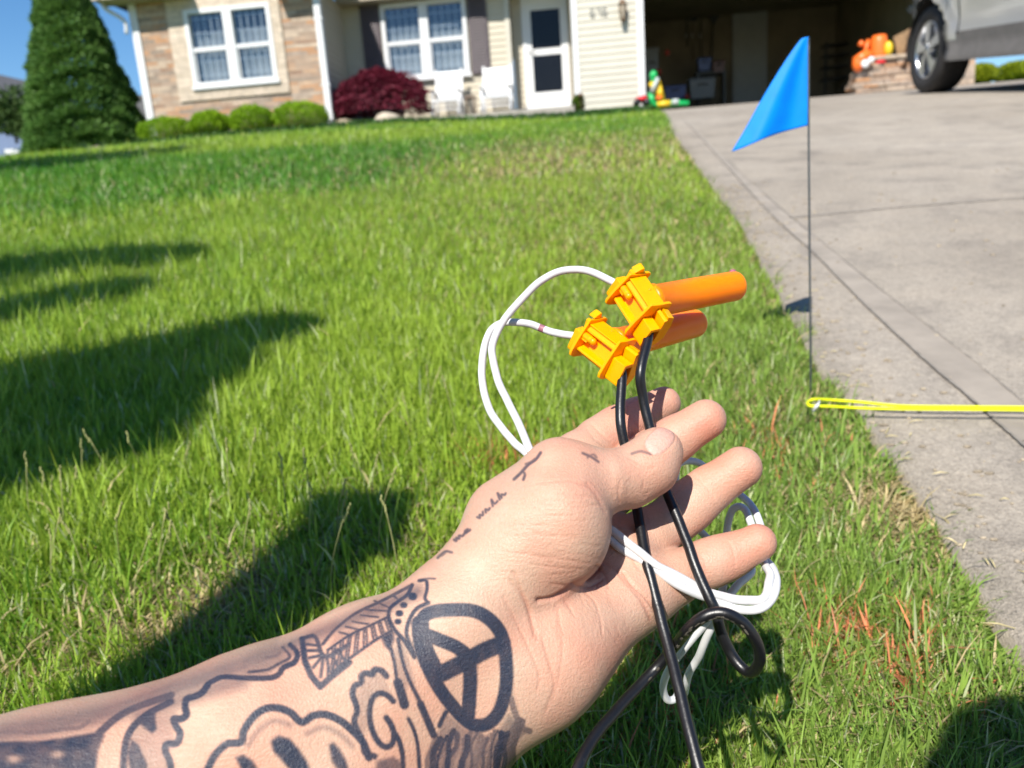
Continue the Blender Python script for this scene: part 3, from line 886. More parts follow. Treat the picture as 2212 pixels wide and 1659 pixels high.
def sheet(name, xs, ys, mat, dz=0.0, mask=None, zf=None):
    X, Y = np.meshgrid(xs, ys, indexing='ij')
    Z = gz(X, Y)+dz if zf is None else zf(X, Y)
    V = np.stack([X.ravel(), Y.ravel(), Z.ravel()], -1)
    n, m = X.shape
    I = np.arange(n*m).reshape(n, m)
    F = np.stack([I[:-1, :-1], I[1:, :-1], I[1:, 1:], I[:-1, 1:]], -1).reshape(-1, 4)
    return fast_mesh(name, V, F, mat)
def soil_material():
    m, nt, b = new_mat("lawn_soil")
    v = objvec(nt)
    n1 = noise(nt, 3.2, 5, .6, v); n2 = noise(nt, 60, 4, .7, v); n3 = noise(nt, .5, 3, .5, v)
    r1 = ramp(nt, n1.outputs[0], [(.35, (.05, .11, .014)), (.55, (.09, .16, .024)), (.75, (.14, .18, .04))])
    r2 = ramp(nt, n2.outputs[0], [(.35, (.03, .05, .01)), (.6, (.10, .18, .025)), (.8, (.18, .26, .05))])
    c = mixc(nt, .55, r1.outputs[0], r2.outputs[0])
    nt.links.new(c, b.inputs["Base Color"]); setin(b, Roughness=.95, Specular_IOR_Level=.1)
    bump(nt, b, n2.outputs[0], .8, .02)
    return m
def gsteps(a, b, n, p):
    t = np.linspace(0, 1, n); return a+(b-a)*t**p
ys = np.concatenate([np.linspace(-30, -1, 16), np.linspace(-.8, 3, 60), np.linspace(3.2, 22, 80), gsteps(23, 200, 30, 1.6)])
xs = np.concatenate([-gsteps(9.2, 200, 26, 1.6)[::-1], np.linspace(-9, -1.6, 36), np.linspace(-1.5, 1.5, 60), np.linspace(1.7, 9, 30), gsteps(9.5, 200, 26, 1.6)])
tag(sheet("ground", xs, ys, soil_material(), -.006), kind="structure")

def concrete():
    m, nt, b = new_mat("weathered_concrete")
    v = objvec(nt)
    n1 = noise(nt, .9, 5, .6, v, .4); n2 = noise(nt, 7, 5, .65, v); n3 = noise(nt, 90, 4, .7, v); n4 = noise(nt, 300, 2, .7, v)
    r1 = ramp(nt, n1.outputs[0], [(.3, (.275, .238, .193)), (.5, (.335, .293, .24)), (.72, (.385, .34, .283))])
    r2 = ramp(nt, n2.outputs[0], [(.25, (.68, .68, .70)), (.5, (1, 1, 1)), (.8, (1.12, 1.1, 1.08))])
    r3 = ramp(nt, n3.outputs[0], [(.3, (.78, .78, .78)), (.55, (1, 1, 1)), (.75, (1.16, 1.15, 1.13))])
    r4 = ramp(nt, n4.outputs[0], [(.28, (.62, .61, .60)), (.5, (1, 1, 1)), (.72, (1.28, 1.27, 1.25))])
    c = mixc(nt, 1, r1.outputs[0], r2.outputs[0], 'MULTIPLY'); c = mixc(nt, 1, c, r3.outputs[0], 'MULTIPLY'); c = mixc(nt, .8, c, r4.outputs[0], 'MULTIPLY')
    nt.links.new(c, b.inputs["Base Color"]); setin(b, Roughness=.88, Specular_IOR_Level=.25)
    bump(nt, b, n4.outputs[0], .6, .003)
    return m
M_CONC = concrete()
# slab: follows the edge of the lawn on its left, a real step above the soil
dy = np.concatenate([np.linspace(-12, 0, 13), np.linspace(.05, 3, 80), np.linspace(3.1, GAR_Y+.02, 70)])
tx = np.concatenate([[0], gsteps(.01, 1, 34, 1.4)])
V = []; XR = 9.0
for y in dy:
    e = float(edge_x(y))
    for t in tx:
        x = e+(XR-e)*t
        V.append((x, y, float(gz(x, y))+.012))
n_, m_ = len(dy), len(tx)
I = np.arange(n_*m_).reshape(n_, m_)
F = np.stack([I[:-1, :-1], I[:-1, 1:], I[1:, 1:], I[1:, :-1]], -1).reshape(-1, 4)
V = np.array(V)
k = len(V); low = V[I[:, 0]].copy(); low[:, 2] -= .05
V = np.vstack([V, low]); F2 = np.stack([I[:-1, 0], I[1:, 0], k+np.arange(1, n_), k+np.arange(n_-1)], -1)
drive = fast_mesh("driveway", V, np.vstack([F, F2]), M_CONC); tag(drive, kind="structure")
M_JOINT = plain("joint_grime", (.22, .195, .165), .95, .35, 60)
M_STRIP = plain("grey_slab_margin", (.295, .256, .21), .9, .18, 14, bmp=.4, bscale=160)
def strip(name, pts, w, mat, dz):
    P = [ghit(u, v) for u, v in pts]
    C = catmull(P, 14); C = [np.array(p) for p in C]
    V = []
    rr = np.random.RandomState(5)
    for i, p in enumerate(C):
        t = C[min(i+1, len(C)-1)]-C[max(i-1, 0)]; t[2] = 0; t /= np.linalg.norm(t)
        n = np.array([t[1], -t[0], 0]); ww = w*(.7+.6*rr.rand())
        for s in (-.5, .5):
            q = p+n*s*ww; V.append((q[0], q[1], float(gz(q[0], q[1]))+.012+dz))
    F = [(2*i, 2*i+1, 2*i+3, 2*i+2) for i in range(len(C)-1)]
    o = mesh_obj(name, V, F, mat, drive)
    return o
J1 = [(1480, 268), (1615, 417), (1701, 508), (1759, 561), (1860, 667), (1999, 801), (2076, 868), (2191, 973), (2290, 1060)]
J2 = [(1570, 350), (1625, 405), (1788, 547), (1903, 643), (1999, 719), (2100, 800), (2212, 897), (2300, 975)]
def band():
    a = catmull([ghit(*p) for p in J1], 10); b = catmull([ghit(*p) for p in [(1480, 266), *J2[1:3], (1850, 598), *J2[3:]]], 10)
    n = min(len(a), len(b)); ia = np.linspace(0, len(a)-1, n).astype(int)
    V = []
    for y in np.linspace(max(a[-1][1], b[-1][1]), min(a[0][1], b[0][1]), 60):
        xa = np.interp(y, [p[1] for p in a[::-1]], [p[0] for p in a[::-1]]); xb = np.interp(y, [p[1] for p in b[::-1]], [p[0] for p in b[::-1]])
        V += [(xa, y, float(gz(xa, y))+.0135), (xb, y, float(gz(xb, y))+.0135)]
    mesh_obj("slab_margin", V, [(2*i, 2*i+1, 2*i+3, 2*i+2) for i in range(59)], M_STRIP, drive)
band()
strip("expansion_joint", J1, .0035, M_JOINT, .0028)
strip("expansion_joint", J2, .0018, M_JOINT, .0028)
strip("expansion_joint", [(1703, 482), (1790, 474), (1900, 463), (2047, 451), (2212, 439), (2330, 432)], .007, M_JOINT, .0034)

# ---- grass: individual blades, one object
def blade_material():
    m, nt, b = new_mat("grass_blades")
    vc = node(nt, "ShaderNodeVertexColor", layer_name="tint")
    nt.links.new(vc.outputs[0], b.inputs["Base Color"])
    setin(b, Roughness=.5, Specular_IOR_Level=.35)
    tr = nt.nodes.new("ShaderNodeBsdfTranslucent"); nt.links.new(vc.outputs[0], tr.inputs[0])
    mx = nt.nodes.new("ShaderNodeMixShader"); mx.inputs[0].default_value = .38
    out = nt.nodes["Material Output"]
    nt.links.new(b.outputs[0], mx.inputs[1]); nt.links.new(tr.outputs[0], mx.inputs[2]); nt.links.new(mx.outputs[0], out.inputs[0])
    return m
PAINT = [(ghit(1105, 1000), .05, .7), (ghit(1290, 905), .03, .5), (ghit(1300, 1440), .07, .75), (ghit(1400, 1400), .05, .6), (ghit(1880, 1380), .045, .65), (ghit(1900, 1440), .05, .6), (ghit(1660, 985), .06, .45),
         (ghit(1240, 1540), .05, .5), (ghit(1560, 1610), .03, .4), (ghit(1720, 1060), .03, .3)]
DRY = [(ghit(480, 1290), .09, .5), (ghit(330, 1370), .07, .35), (ghit(20, 1480), .05, .5), (ghit(1330, 700), .25, .35), (ghit(1310, 340), 1.3, .5), (ghit(1250, 480), .5, .35), (ghit(2030, 1200), .06, .25),
       (ghit(1850, 1120), .1, .25), (ghit(1950, 1560), .08, .35), (ghit(930, 1180), .12, .35), (ghit(1290, 1500), .1, .35), (ghit(1700, 900), .12, .4), (ghit(1950, 1100), .05, .6), (ghit(1500, 560), .3, .3), (ghit(1130, 330), 1.5, .25)]
def make_grass(seed=1):
    r = np.random.RandomState(seed)
    zones = [  # r0, r1, count, width, height, segments
        (.16, .62, 185000, .0013, .029, 3), (.62, 1.35, 240000, .0017, .031, 3), (1.35, 3.2, 245000, .0030, .034, 2), (3.2, 7.5, 190000, .0060, .038, 2), (7.5, 17.5, 145000, .0135, .040, 2)]
    VV = []; FF = []; CC = []; base = 0
    for zi, (r0, r1, cnt, wd, ht, sg) in enumerate(zones):
        a = np.where(r.rand(cnt) < .12, r.uniform(-R(76), -R(44), cnt), r.uniform(-R(44), R(43), cnt))-R(YAW)
        rad = np.sqrt(r.uniform(r0*r0, r1*r1, cnt)) if r1/r0 < 2.2 else r0*(r1/r0)**r.uniform(0, 1, cnt)**.8
        x = np.sin(a)*rad; y = np.cos(a)*rad
        lim = edge_x(y)+.012*np.sin(y*23)+.01*np.sin(y*61)+.006*r.randn(cnt)-.004
        ok = (x < lim) & ((y < GAR_Y-.35) | (x < 1e9)) & (y < 16.5)
        x, y = x[ok], y[ok]; n = len(x)
        P = np.stack([x, y, np.zeros(n)], -1)
        pn = vnoise(P+50, 3.1, 11)*.5+vnoise(P+50, 11, 12)*.3+vnoise(P+50, 30, 13)*.2
        pl = vnoise(P+50, .8, 14)
        h = ht*(.55+.9*r.rand(n))*(.65+.7*pn)
        left = np.clip((-x-.15)/.8, 0, 1); h *= 1+.35*left
        # tallness near shaded left side, thin at the drive edge
        dE = edge_x(y)-x
        h *= np.where(dE < .05, .8, 1)
        longb = r.rand(n) < .03; h[longb] *= 1.7
        w = wd*(.6+.8*r.rand(n))*(1 if zi > 1 else 1.15)
        phi = r.uniform(0, 2*np.pi, n); lean = np.abs(r.randn(n))*.42+.1
        flop = r.rand(n) < .16; lean[flop] += .9
        over = (dE < .025) & (r.rand(n) < .5); phi[over] = r.uniform(-.9, .9, over.sum()); lean[over] += .5
        dirx, diry = np.cos(phi), np.sin(phi)
        psi = phi+np.pi/2+r.randn(n)*.5
        sx, sy = np.cos(psi), np.sin(psi)
        z0 = gz(x, y)-.006
        # colours
        g1 = np.array([.085, .26, .022]); g2 = np.array([.345, .475, .05]); g3 = np.array([.15, .26, .075]); st = np.array([.62, .52, .27]); br = np.array([.34, .22, .11])
        t = np.clip(.5+1.5*(pl-.5)+1.0*(pn-.5)+.2*r.randn(n), 0, 1)[:, None]
        far = np.clip((y-1.2)/6, 0, 1)[:, None]
        c = g1*(1-t)+g2*t
        right = np.clip((x+.12)/.25, 0, 1)[:, None]*np.clip(1-(y-.9)/1.6, 0, 1)[:, None]
        c = c*(1-.5*right)+(g3*(.8+.6*r.rand(n)[:, None]))*.5*right
        c = c*(.72+.56*r.rand(n)[:, None])
        dry = .05+.10*right[:, 0]*np.ones(n)
        for q, s, k in DRY: dry += k*np.exp(-((x-q[0])**2+(y-q[1])**2)/(s*s))
        dry += .22*np.clip(vnoise(P+9, 4.5, 21)-.62, 0, 1)/.38
        isd = r.rand(n) < dry
        cd2 = st*(1-.6*r.rand(n)[:, None])+br*.5*r.rand(n)[:, None]
        c = np.where(isd[:, None], cd2, c)
        pal = (r.rand(n) < .05) & ~isd; c = np.where(pal[:, None], np.array([.62, .66, .36]), c)
        lean[isd] += .5; h[isd] *= .85
        pt = np.zeros(n)
        for q, s, k in PAINT: pt += k*np.exp(-(((x-q[0])**2+(y-q[1])**2)/(s*s))**1.5)
        isp = r.rand(n) < pt*.33*np.clip(vnoise(P+3, 40, 8)*2.2-.5, 0, 1)
        c = np.where(isp[:, None], np.array([.74, .27, .13])*(.7+.5*r.rand(n)[:, None]), c)
        ns = sg
        rows = []
        cols = []
        for i in range(ns+1):
            f = i/ns
            off = h*np.sin(lean)*f**1.6; zz = h*np.cos(lean*f)*f
            ww = w*.5*(1-.25*f) if i < ns else 0*w
            cxp, cyp = x+dirx*off, y+diry*off
            shade = .55+.55*f
            if i < ns:
                rows.append(np.stack([cxp-sx*ww, cyp-sy*ww, z0+zz], -1)); rows.append(np.stack([cxp+sx*ww, cyp+sy*ww, z0+zz], -1))
                cols += [c, c]
            else:
                rows.append(np.stack([cxp, cyp, z0+zz], -1)); cols += [c]
        k = 2*ns+1
        V = np.stack(rows, 1).reshape(-1, 3); Cc = np.stack(cols, 1).reshape(-1, 3)
        b0 = base+np.arange(n)*k
        quads = [np.stack([b0+2*i, b0+2*i+1, b0+2*i+3, b0+2*i+2], -1) for i in range(ns-1)]
        tri = np.stack([b0+2*ns-2, b0+2*ns-1, b0+2*ns], -1)
        VV.append(V); CC.append(Cc); FF.append((np.concatenate(quads) if quads else np.zeros((0, 4), int), tri)); base += len(V)
    V = np.concatenate(VV); C = np.concatenate(CC)
    Q = np.concatenate([f[0] for f in FF]); T = np.concatenate([f[1] for f in FF])
    me = bpy.data.meshes.new("grass")
    me.vertices.add(len(V)); me.vertices.foreach_set("co", V.astype(np.float32).ravel())
    me.loops.add(len(Q)*4+len(T)*3)
    me.loops.foreach_set("vertex_index", np.concatenate([Q.ravel(), T.ravel()]).astype(np.int32))
    me.polygons.add(len(Q)+len(T))
    ls = np.concatenate([np.arange(len(Q))*4, len(Q)*4+np.arange(len(T))*3]).astype(np.int32)
    me.polygons.foreach_set("loop_start", ls)
    me.polygons.foreach_set("use_smooth", np.ones(len(ls), bool))
    me.materials.append(blade_material()); me.update(calc_edges=True)
    o = bpy.data.objects.new("grass", me); COL.objects.link(o)
    set_col(o, "tint", C)
    tag(o, "mown green lawn grass with straw and orange painted patches", "grass", kind="stuff")
    return o
make_grass()

# longer seeding stems standing out of the lawn on the left, as one mass
def make_stems():
    r = random.Random(8); mb = MB()
    spots = [(70, 1300), (150, 1240), (230, 1250), (330, 1060), (120, 1110), (430, 830), (480, 1180), (300, 1290), (620, 1210), (700, 1160), (780, 1120), (860, 1230), (900, 900), (540, 1100), (60, 1180), (230, 1080), (960, 850), (400, 1240), (700, 1250), (1010, 980)]
    for (u, v) in spots:
        for _ in range(2):
            p = ghit(u+r.uniform(-60, 60), v+r.uniform(-40, 60))
            h = r.uniform(.05, .085); dx, dy_ = r.uniform(-.015, .02), r.uniform(-.02, .02)
            pts = [p, p+np.array([dx*.3, dy_*.3, h*.5]), p+np.array([dx, dy_, h])]
            mb.tube(catmull(pts, 3), .0005, 4)
            top = pts[-1]
            for k in range(7):
                q = top+np.array([dx*.05*k+r.uniform(-.001, .001), r.uniform(-.001, .001), .0022*k-.004])
                mb.ellipsoid(q, (.0010, .0010, .0019), None, 6, 4)
    o = mb.build("seed_stems", plain("seed_head_straw", (.30, .30, .11), .7, .3, 90))
    tag(o, "thin yellowish seed stems standing above the lawn", "grass", kind="stuff")
make_stems()
def paint_blades():
    r = random.Random(5); mb = MB()
    sp = [((1995, 1415), (1930, 1278)), ((1998, 1420), (2008, 1350)), ((1890, 1400), (1850, 1300)), ((1880, 1390), (1868, 1290)), ((1860, 1380), (1820, 1330)), ((1330, 1455), (1300, 1400)), ((1360, 1450), (1385, 1380)), ((1120, 1000), (1085, 960)),
          ((1150, 1010), (1130, 975)), ((1680, 1000), (1650, 960)), ((1980, 1430), (1950, 1390)), ((1790, 1400), (1770, 1370)), ((1900, 1430), (1880, 1400)), ((1250, 1520), (1230, 1470)), ((1420, 1420), (1440, 1370))]
    for a, b in sp:
        p = ghit(*a); dpt = (p-EYE)@FW; q = W(b[0], b[1], dpt*1.005)
        sd = np.cross(q-p, FW); sd /= np.linalg.norm(sd)
        md = (p+q)/2+np.array([0, .002, .001])
        mb.add([p-sd*.0010, p+sd*.0010, md-sd*.0009, md+sd*.0009, q], [(0, 1, 3, 2), (2, 3, 4)], True)
    o = mb.build("painted_blades", plain("orange_marking_paint", (.74, .24, .11), .6, .2, 90))
    tag(o, "longer grass blades coated with orange marking paint", "grass", kind="stuff")
paint_blades()
def grit():
    r = np.random.RandomState(17); mb = MB(); mats = []
    for k in range(700):
        y = .25+2.4*r.rand()**1.6; x = float(edge_x(y))+abs(r.randn())*.07*(1 if k % 3 else 6)+.004
        s = r.uniform(.0006, .0019)*(1+.5*y); p = np.array([x, y, float(gz(x, y))+.012+s*.4])
        mb.ellipsoid(p, (s*r.uniform(.8, 2.2), s*r.uniform(.8, 1.6), s*.6), None, 6, 4)
    o = mb.build("grit", plain("sandy_grit", (.34, .28, .20), .9, .6, 60)); tag(o, "fine grit and dry clippings scattered along the edge of the driveway", "grit", kind="stuff")
    mb = MB()
    for k in range(80):
        y = .25+2.2*r.rand()**1.5; x = float(edge_x(y))+abs(r.randn())*.035+.002; a = r.uniform(0, 6.28); L = r.uniform(.006, .022)
        p = np.array([x, y, float(gz(x, y))+.0145]); d = np.array([math.cos(a), math.sin(a), .1])*L
        mb.tube([p, p+d*.5+np.array([0, 0, .0015]), p+d], [.0005, .0007, .0003], 4)
    o = mb.build("clippings", plain("dry_clippings", (.50, .42, .22), .8, .4, 60)); tag(o, "straw coloured grass clippings lying on the concrete edge", "grass", kind="stuff")
grit()
# ------------------------------------------------------------------ house
def stone_mat(name, cols, mortar, sx=1.0, sy=1.0, bw=.42, rh=.10):
    m, nt, b = new_mat(name)
    g = nt.nodes.new("ShaderNodeNewGeometry"); sp = nt.nodes.new("ShaderNodeSeparateXYZ"); cb = nt.nodes.new("ShaderNodeCombineXYZ")
    ad = nt.nodes.new("ShaderNodeMath"); ad.operation = 'ADD'
    nt.links.new(g.outputs["Position"], sp.inputs[0]); nt.links.new(sp.outputs[0], ad.inputs[0]); nt.links.new(sp.outputs[1], ad.inputs[1])
    nt.links.new(ad.outputs[0], cb.inputs[0]); nt.links.new(sp.outputs[2], cb.inputs[1])
    nz = noise(nt, 2.2, 2, .5, cb.outputs[0])
    mp = mixc(nt, .045, cb.outputs[0], nz.outputs["Color"], 'ADD')
    bt = nt.nodes.new("ShaderNodeTexBrick"); bt.offset = .43; bt.squash = 1.4; bt.squash_frequency = 3
    nt.links.new(mp, bt.inputs["Vector"])
    bt.inputs["Color1"].default_value = (0, 0, 0, 1); bt.inputs["Color2"].default_value = (1, 1, 1, 1); bt.inputs["Mortar"].default_value = (.5, .5, .5, 1)
    bt.inputs["Scale"].default_value = 1; bt.inputs["Mortar Size"].default_value = .008; bt.inputs["Mortar Smooth"].default_value = .3
    bt.inputs["Brick Width"].default_value = bw; bt.inputs["Row Height"].default_value = rh
    r = ramp(nt, bt.outputs["Color"], [(i/(len(cols)-1), c) for i, c in enumerate(cols)])
    n1 = noise(nt, 9, 4, .6, cb.outputs[0]); r1 = ramp(nt, n1.outputs[0], [(.3, (.75, .72, .70)), (.7, (1.2, 1.18, 1.15))])
    c = mixc(nt, .85, r.outputs[0], r1.outputs[0], 'MULTIPLY')
    c = mixc(nt, bt.outputs["Fac"], c, mortar)
    nt.links.new(c, b.inputs["Base Color"]); setin(b, Roughness=.9, Specular_IOR_Level=.2)
    iv = nt.nodes.new("ShaderNodeMath"); iv.operation = 'SUBTRACT'; iv.inputs[0].default_value = 1; nt.links.new(bt.outputs["Fac"], iv.inputs[1])
    bump(nt, b, iv.outputs[0], .6, .02)
    return m
M_STONE = stone_mat("ledge_stone", [(.30, .19, .13), (.46, .33, .24), (.25, .20, .16), (.52, .41, .31), (.48, .25, .12), (.36, .29, .24), (.54, .43, .33)], (.33, .27, .22), bw=.27, rh=.062)
M_QUOIN = stone_mat("pale_surround_stone", [(.55, .46, .36), (.62, .52, .42), (.50, .42, .33), (.64, .55, .45)], (.48, .41, .33), bw=.26, rh=.085)
M_SIDING = plain("cream_vinyl_siding", (.50, .445, .34), .55, .04, 3)
M_SIDING2 = plain("pale_cream_siding", (.53, .495, .41), .55, .04, 3)
M_TRIM = plain("white_trim", (.66, .66, .66), .45, .03, 4)
M_SOFFIT = plain("tan_soffit", (.42, .36, .27), .6, .05, 3)
M_SHINGLE = plain("grey_shingles", (.12, .115, .12), .9, .35, 18, bmp=.5, bscale=30)
M_SHUT = plain("dusty_purple_shutter", (.085, .065, .072), .6, .08, 5)
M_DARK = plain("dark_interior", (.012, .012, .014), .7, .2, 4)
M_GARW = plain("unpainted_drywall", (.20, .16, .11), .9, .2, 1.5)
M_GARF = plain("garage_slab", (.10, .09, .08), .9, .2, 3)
M_PORCH = plain("porch_slab", (.34, .31, .27), .9, .1, 5)
m_, nt_, b_ = new_mat("window_glass")
gl = nt_.nodes.new("ShaderNodeBsdfGlossy"); gl.inputs["Roughness"].default_value = .02; gl.inputs[0].default_value = (.9, .95, 1, 1)
tp = nt_.nodes.new("ShaderNodeBsdfTransparent"); tp.inputs[0].default_value = (.92, .96, .98, 1)
fr_ = nt_.nodes.new("ShaderNodeFresnel"); fr_.inputs[0].default_value = 1.5
mx_ = nt_.nodes.new("ShaderNodeMixShader"); mx_.inputs[0].default_value = .06; nt_.links.new(tp.outputs[0], mx_.inputs[1]); nt_.links.new(gl.outputs[0], mx_.inputs[2])
nt_.links.new(mx_.outputs[0], nt_.nodes["Material Output"].inputs[0])
M_GLASS = m_
M_CURT = plain("grey_net_curtain", (.34, .33, .32), .9, .15, 3)
M_MUNT = plain("pale_muntin", (.42, .42, .44), .6, .05)

BY, PY, DY, GY_ = 14.0, 15.4, 15.75, GAR_Y
def X(u, v, Y): return float(at(u, v, Y)[0])
def Z(u, v, Y): return float(at(u, v, Y)[2])
bx0, bx1 = X(318, 160, BY), X(703, 140, BY)
WTOP = Z(340, 4, BY)
base_z = float(gz(0, BY))-.5
house = empty("house", (bx0, BY, base_z)); tag(house, "single-storey suburban house with stone front bay, cream siding and open garage", "house")
def hpart(mb, name, mat, parent=None): return mb.build(name, mat, parent or house)
def siding(x0, x1, z0, z1, Y, lap=.115, yb=None, axis='x'):
    mb = MB(); n = int((z1-z0)/lap)+1
    for i in range(n):
        a = z0+i*lap; b = min(a+lap, z1)
        if b-a < .01: break
        if axis == 'x':
            v = [(x0, Y-.014, a), (x1, Y-.014, a), (x1, Y, b), (x0, Y, b), (x0, Y+.06, a), (x1, Y+.06, a)]
        else:
            v = [(Y+.014, x0, a), (Y+.014, x1, a), (Y, x1, b), (Y, x0, b), (Y-.06, x0, a), (Y-.06, x1, a)]
        mb.add(v, [(0, 1, 2, 3), (4, 5, 1, 0)])
    return mb
# bay (stone) with its side walls
wx0, wx1 = X(409, 105, BY), X(593, 92, BY)
wz0, wz1 = Z(512, 182, BY), Z(490, 14, BY)
g0 = .32
mb = MB()
for (a, b, c, d) in ((bx0, base_z, wx0, WTOP), (wx1, base_z, bx1, WTOP), (wx0, base_z, wx1, wz0), (wx0, wz1, wx1, WTOP+1.4)):
    mb.box((a, BY, b), (c, BY+.25, d))
hpart(mb, "stone_wall", M_STONE)
mb = MB(); G = g0
sx0, sx1 = X(396, 130, BY)-.17, X(600, 120, BY)+.15
for (a, b, c, d) in ((sx0, wz0-.22, wx0-.002, wz1+.42), (wx1+.002, wz0-.22, sx1, wz1+.42), (wx0-.002, wz0-.22, wx1+.002, wz0-.002), (wx0-.002, wz1+.002, wx1+.002, wz1+.42)):
    mb.box((a, BY-.035, b), (c, BY-.003, d))
hpart(mb, "window_surround", M_QUOIN)
def window(x0, x1, z0, z1, Y, cols=2, name="window"):
    fw = .075
    m = MB()
    m.box((x0, Y-.07, z0), (x0+fw, Y+.04, z1)); m.box((x1-fw, Y-.07, z0), (x1, Y+.04, z1))
    m.box((x0+fw, Y-.07, z1-fw), (x1-fw, Y+.04, z1)); m.box((x0+fw, Y-.07, z0), (x1-fw, Y+.04, z0+fw))
    m.box((x0-.03, Y-.10, z0-.045), (x1+.03, Y-.071, z0+.01))
    wd = (x1-x0); xm = (x0+x1)/2
    m.box((xm-.085, Y-.068, z0+fw), (xm+.085, Y+.04, z1-fw))
    f = m.build(name, M_TRIM, house)
    zm = (z0+z1)/2-.02
    for (a, b) in ((x0+fw, xm-.085), (xm+.085, x1-fw)):
        s = MB(); s.box((a, Y-.045, zm-.035), (b, Y-.005, zm+.035))
        s.box((a, Y-.03, z0+fw), (a+.03, Y+.0, zm-.035)); s.box((b-.03, Y-.03, z0+fw), (b, Y+.0, zm-.035))
        s.build("sash", M_TRIM, f)
        p = MB(); p.box((a, Y-.004, zm+.035), (b, Y+.002, z1-fw)); p.box((a+.03, Y-.010, z0+fw), (b-.03, Y-.004, zm-.035)); p.build("pane", M_GLASS, f)
        q = MB()
        for k in range(1, 5): q.box((a+(b-a)*k/5-.007, Y+.012, z0+fw), (a+(b-a)*k/5+.007, Y+.024, z1-fw))
        for zz in np.arange(z0+.2, z1-.1, .24): q.box((a, Y+.025, zz-.006), (b, Y+.036, zz+.006))
        q.build("grille", M_MUNT, f)
        c = MB(); nn = 60; v = []
        for i in range(nn+1):
            xx = a+(b-a)*i/nn; yy = Y+.10+.022*math.sin(i*1.35)+.01*math.sin(i*.7)
            v += [(xx, yy, z0+fw), (xx, yy, z1-.38 if name == "window" else z1-fw)]
        c.add(v, [(2*i, 2*i+2, 2*i+3, 2*i+1) for i in range(nn)], True); c.build("curtain", M_CURT, f)
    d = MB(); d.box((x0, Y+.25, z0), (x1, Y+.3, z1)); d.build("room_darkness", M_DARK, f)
    return f
window(wx0, wx1, wz0, wz1, BY+.02)
# corner boards, side walls
mb = MB(); mb.box((bx0-.14, BY-.03, base_z), (bx0-.002, BY+.10, WTOP)); hpart(mb, "corner_board", M_TRIM)
hpart(siding(BY+.10, PY+6, base_z, WTOP, bx0-.02, axis='y'), "side_wall", M_SIDING)
hpart(siding(BY+.11, PY, base_z, WTOP, bx1, axis='y'), "bay_return_wall", M_SIDING)
# downspout on the right corner of the bay
px = X(699, 130, BY-.06)
mb = MB()
zb = Z(719, 262, BY-.06)
mb.box((px-.055, BY-.13, zb), (px+.065, BY-.005, WTOP+.2), bevel=.012)
mb.box((px-.05, BY-.24, zb-.10), (px+.06, BY-.02, zb+.03), bevel=.012)
for z in (zb+.6, zb+1.7): mb.box((px-.075, BY-.137, z), (px+.085, BY-.003, z+.03))
hpart(mb, "downspout", M_TRIM)
# porch wall
pw0, pw1 = bx1-.02, X(1106, 120, PY)
qx0, qx1 = X(829, 95, PY), X(1011, 85, PY)
qz0, qz1 = Z(930, 168, PY), Z(915, 3, PY)
PTOP = Z(1050, -14, PY)
for (a, b, c, d) in ((pw0, qx0, base_z, PTOP), (qx1, pw1, base_z, PTOP), (qx0, qx1, base_z, qz0)):
    hpart(siding(a, b, c, d, PY), "siding_wall", M_SIDING)
if PTOP > qz1: hpart(siding(qx0, qx1, qz1, PTOP+.01, PY), "siding_wall", M_SIDING)
window(qx0, qx1, qz0, qz1, PY+.0, name="window")
for (a, b) in ((qx0-.40, qx0-.035), (qx1+.035, qx1+.40)):
    s = MB(); s.box((a, PY-.055, qz0-.02), (b, PY-.016, qz1+.02))
    for z in np.arange(qz0+.06, qz1-.05, .055): s.add([(a+.05, PY-.058, z), (b-.05, PY-.058, z), (b-.05, PY-.072, z-.035), (a+.05, PY-.072, z-.035)], [(0, 1, 2, 3)])
    hpart(s, "shutter", M_SHUT)
mb = MB(); mb.box((pw1-.10, PY-.04, base_z), (pw1+.0, PY+.06, PTOP)); hpart(mb, "corner_board", M_SIDING2)
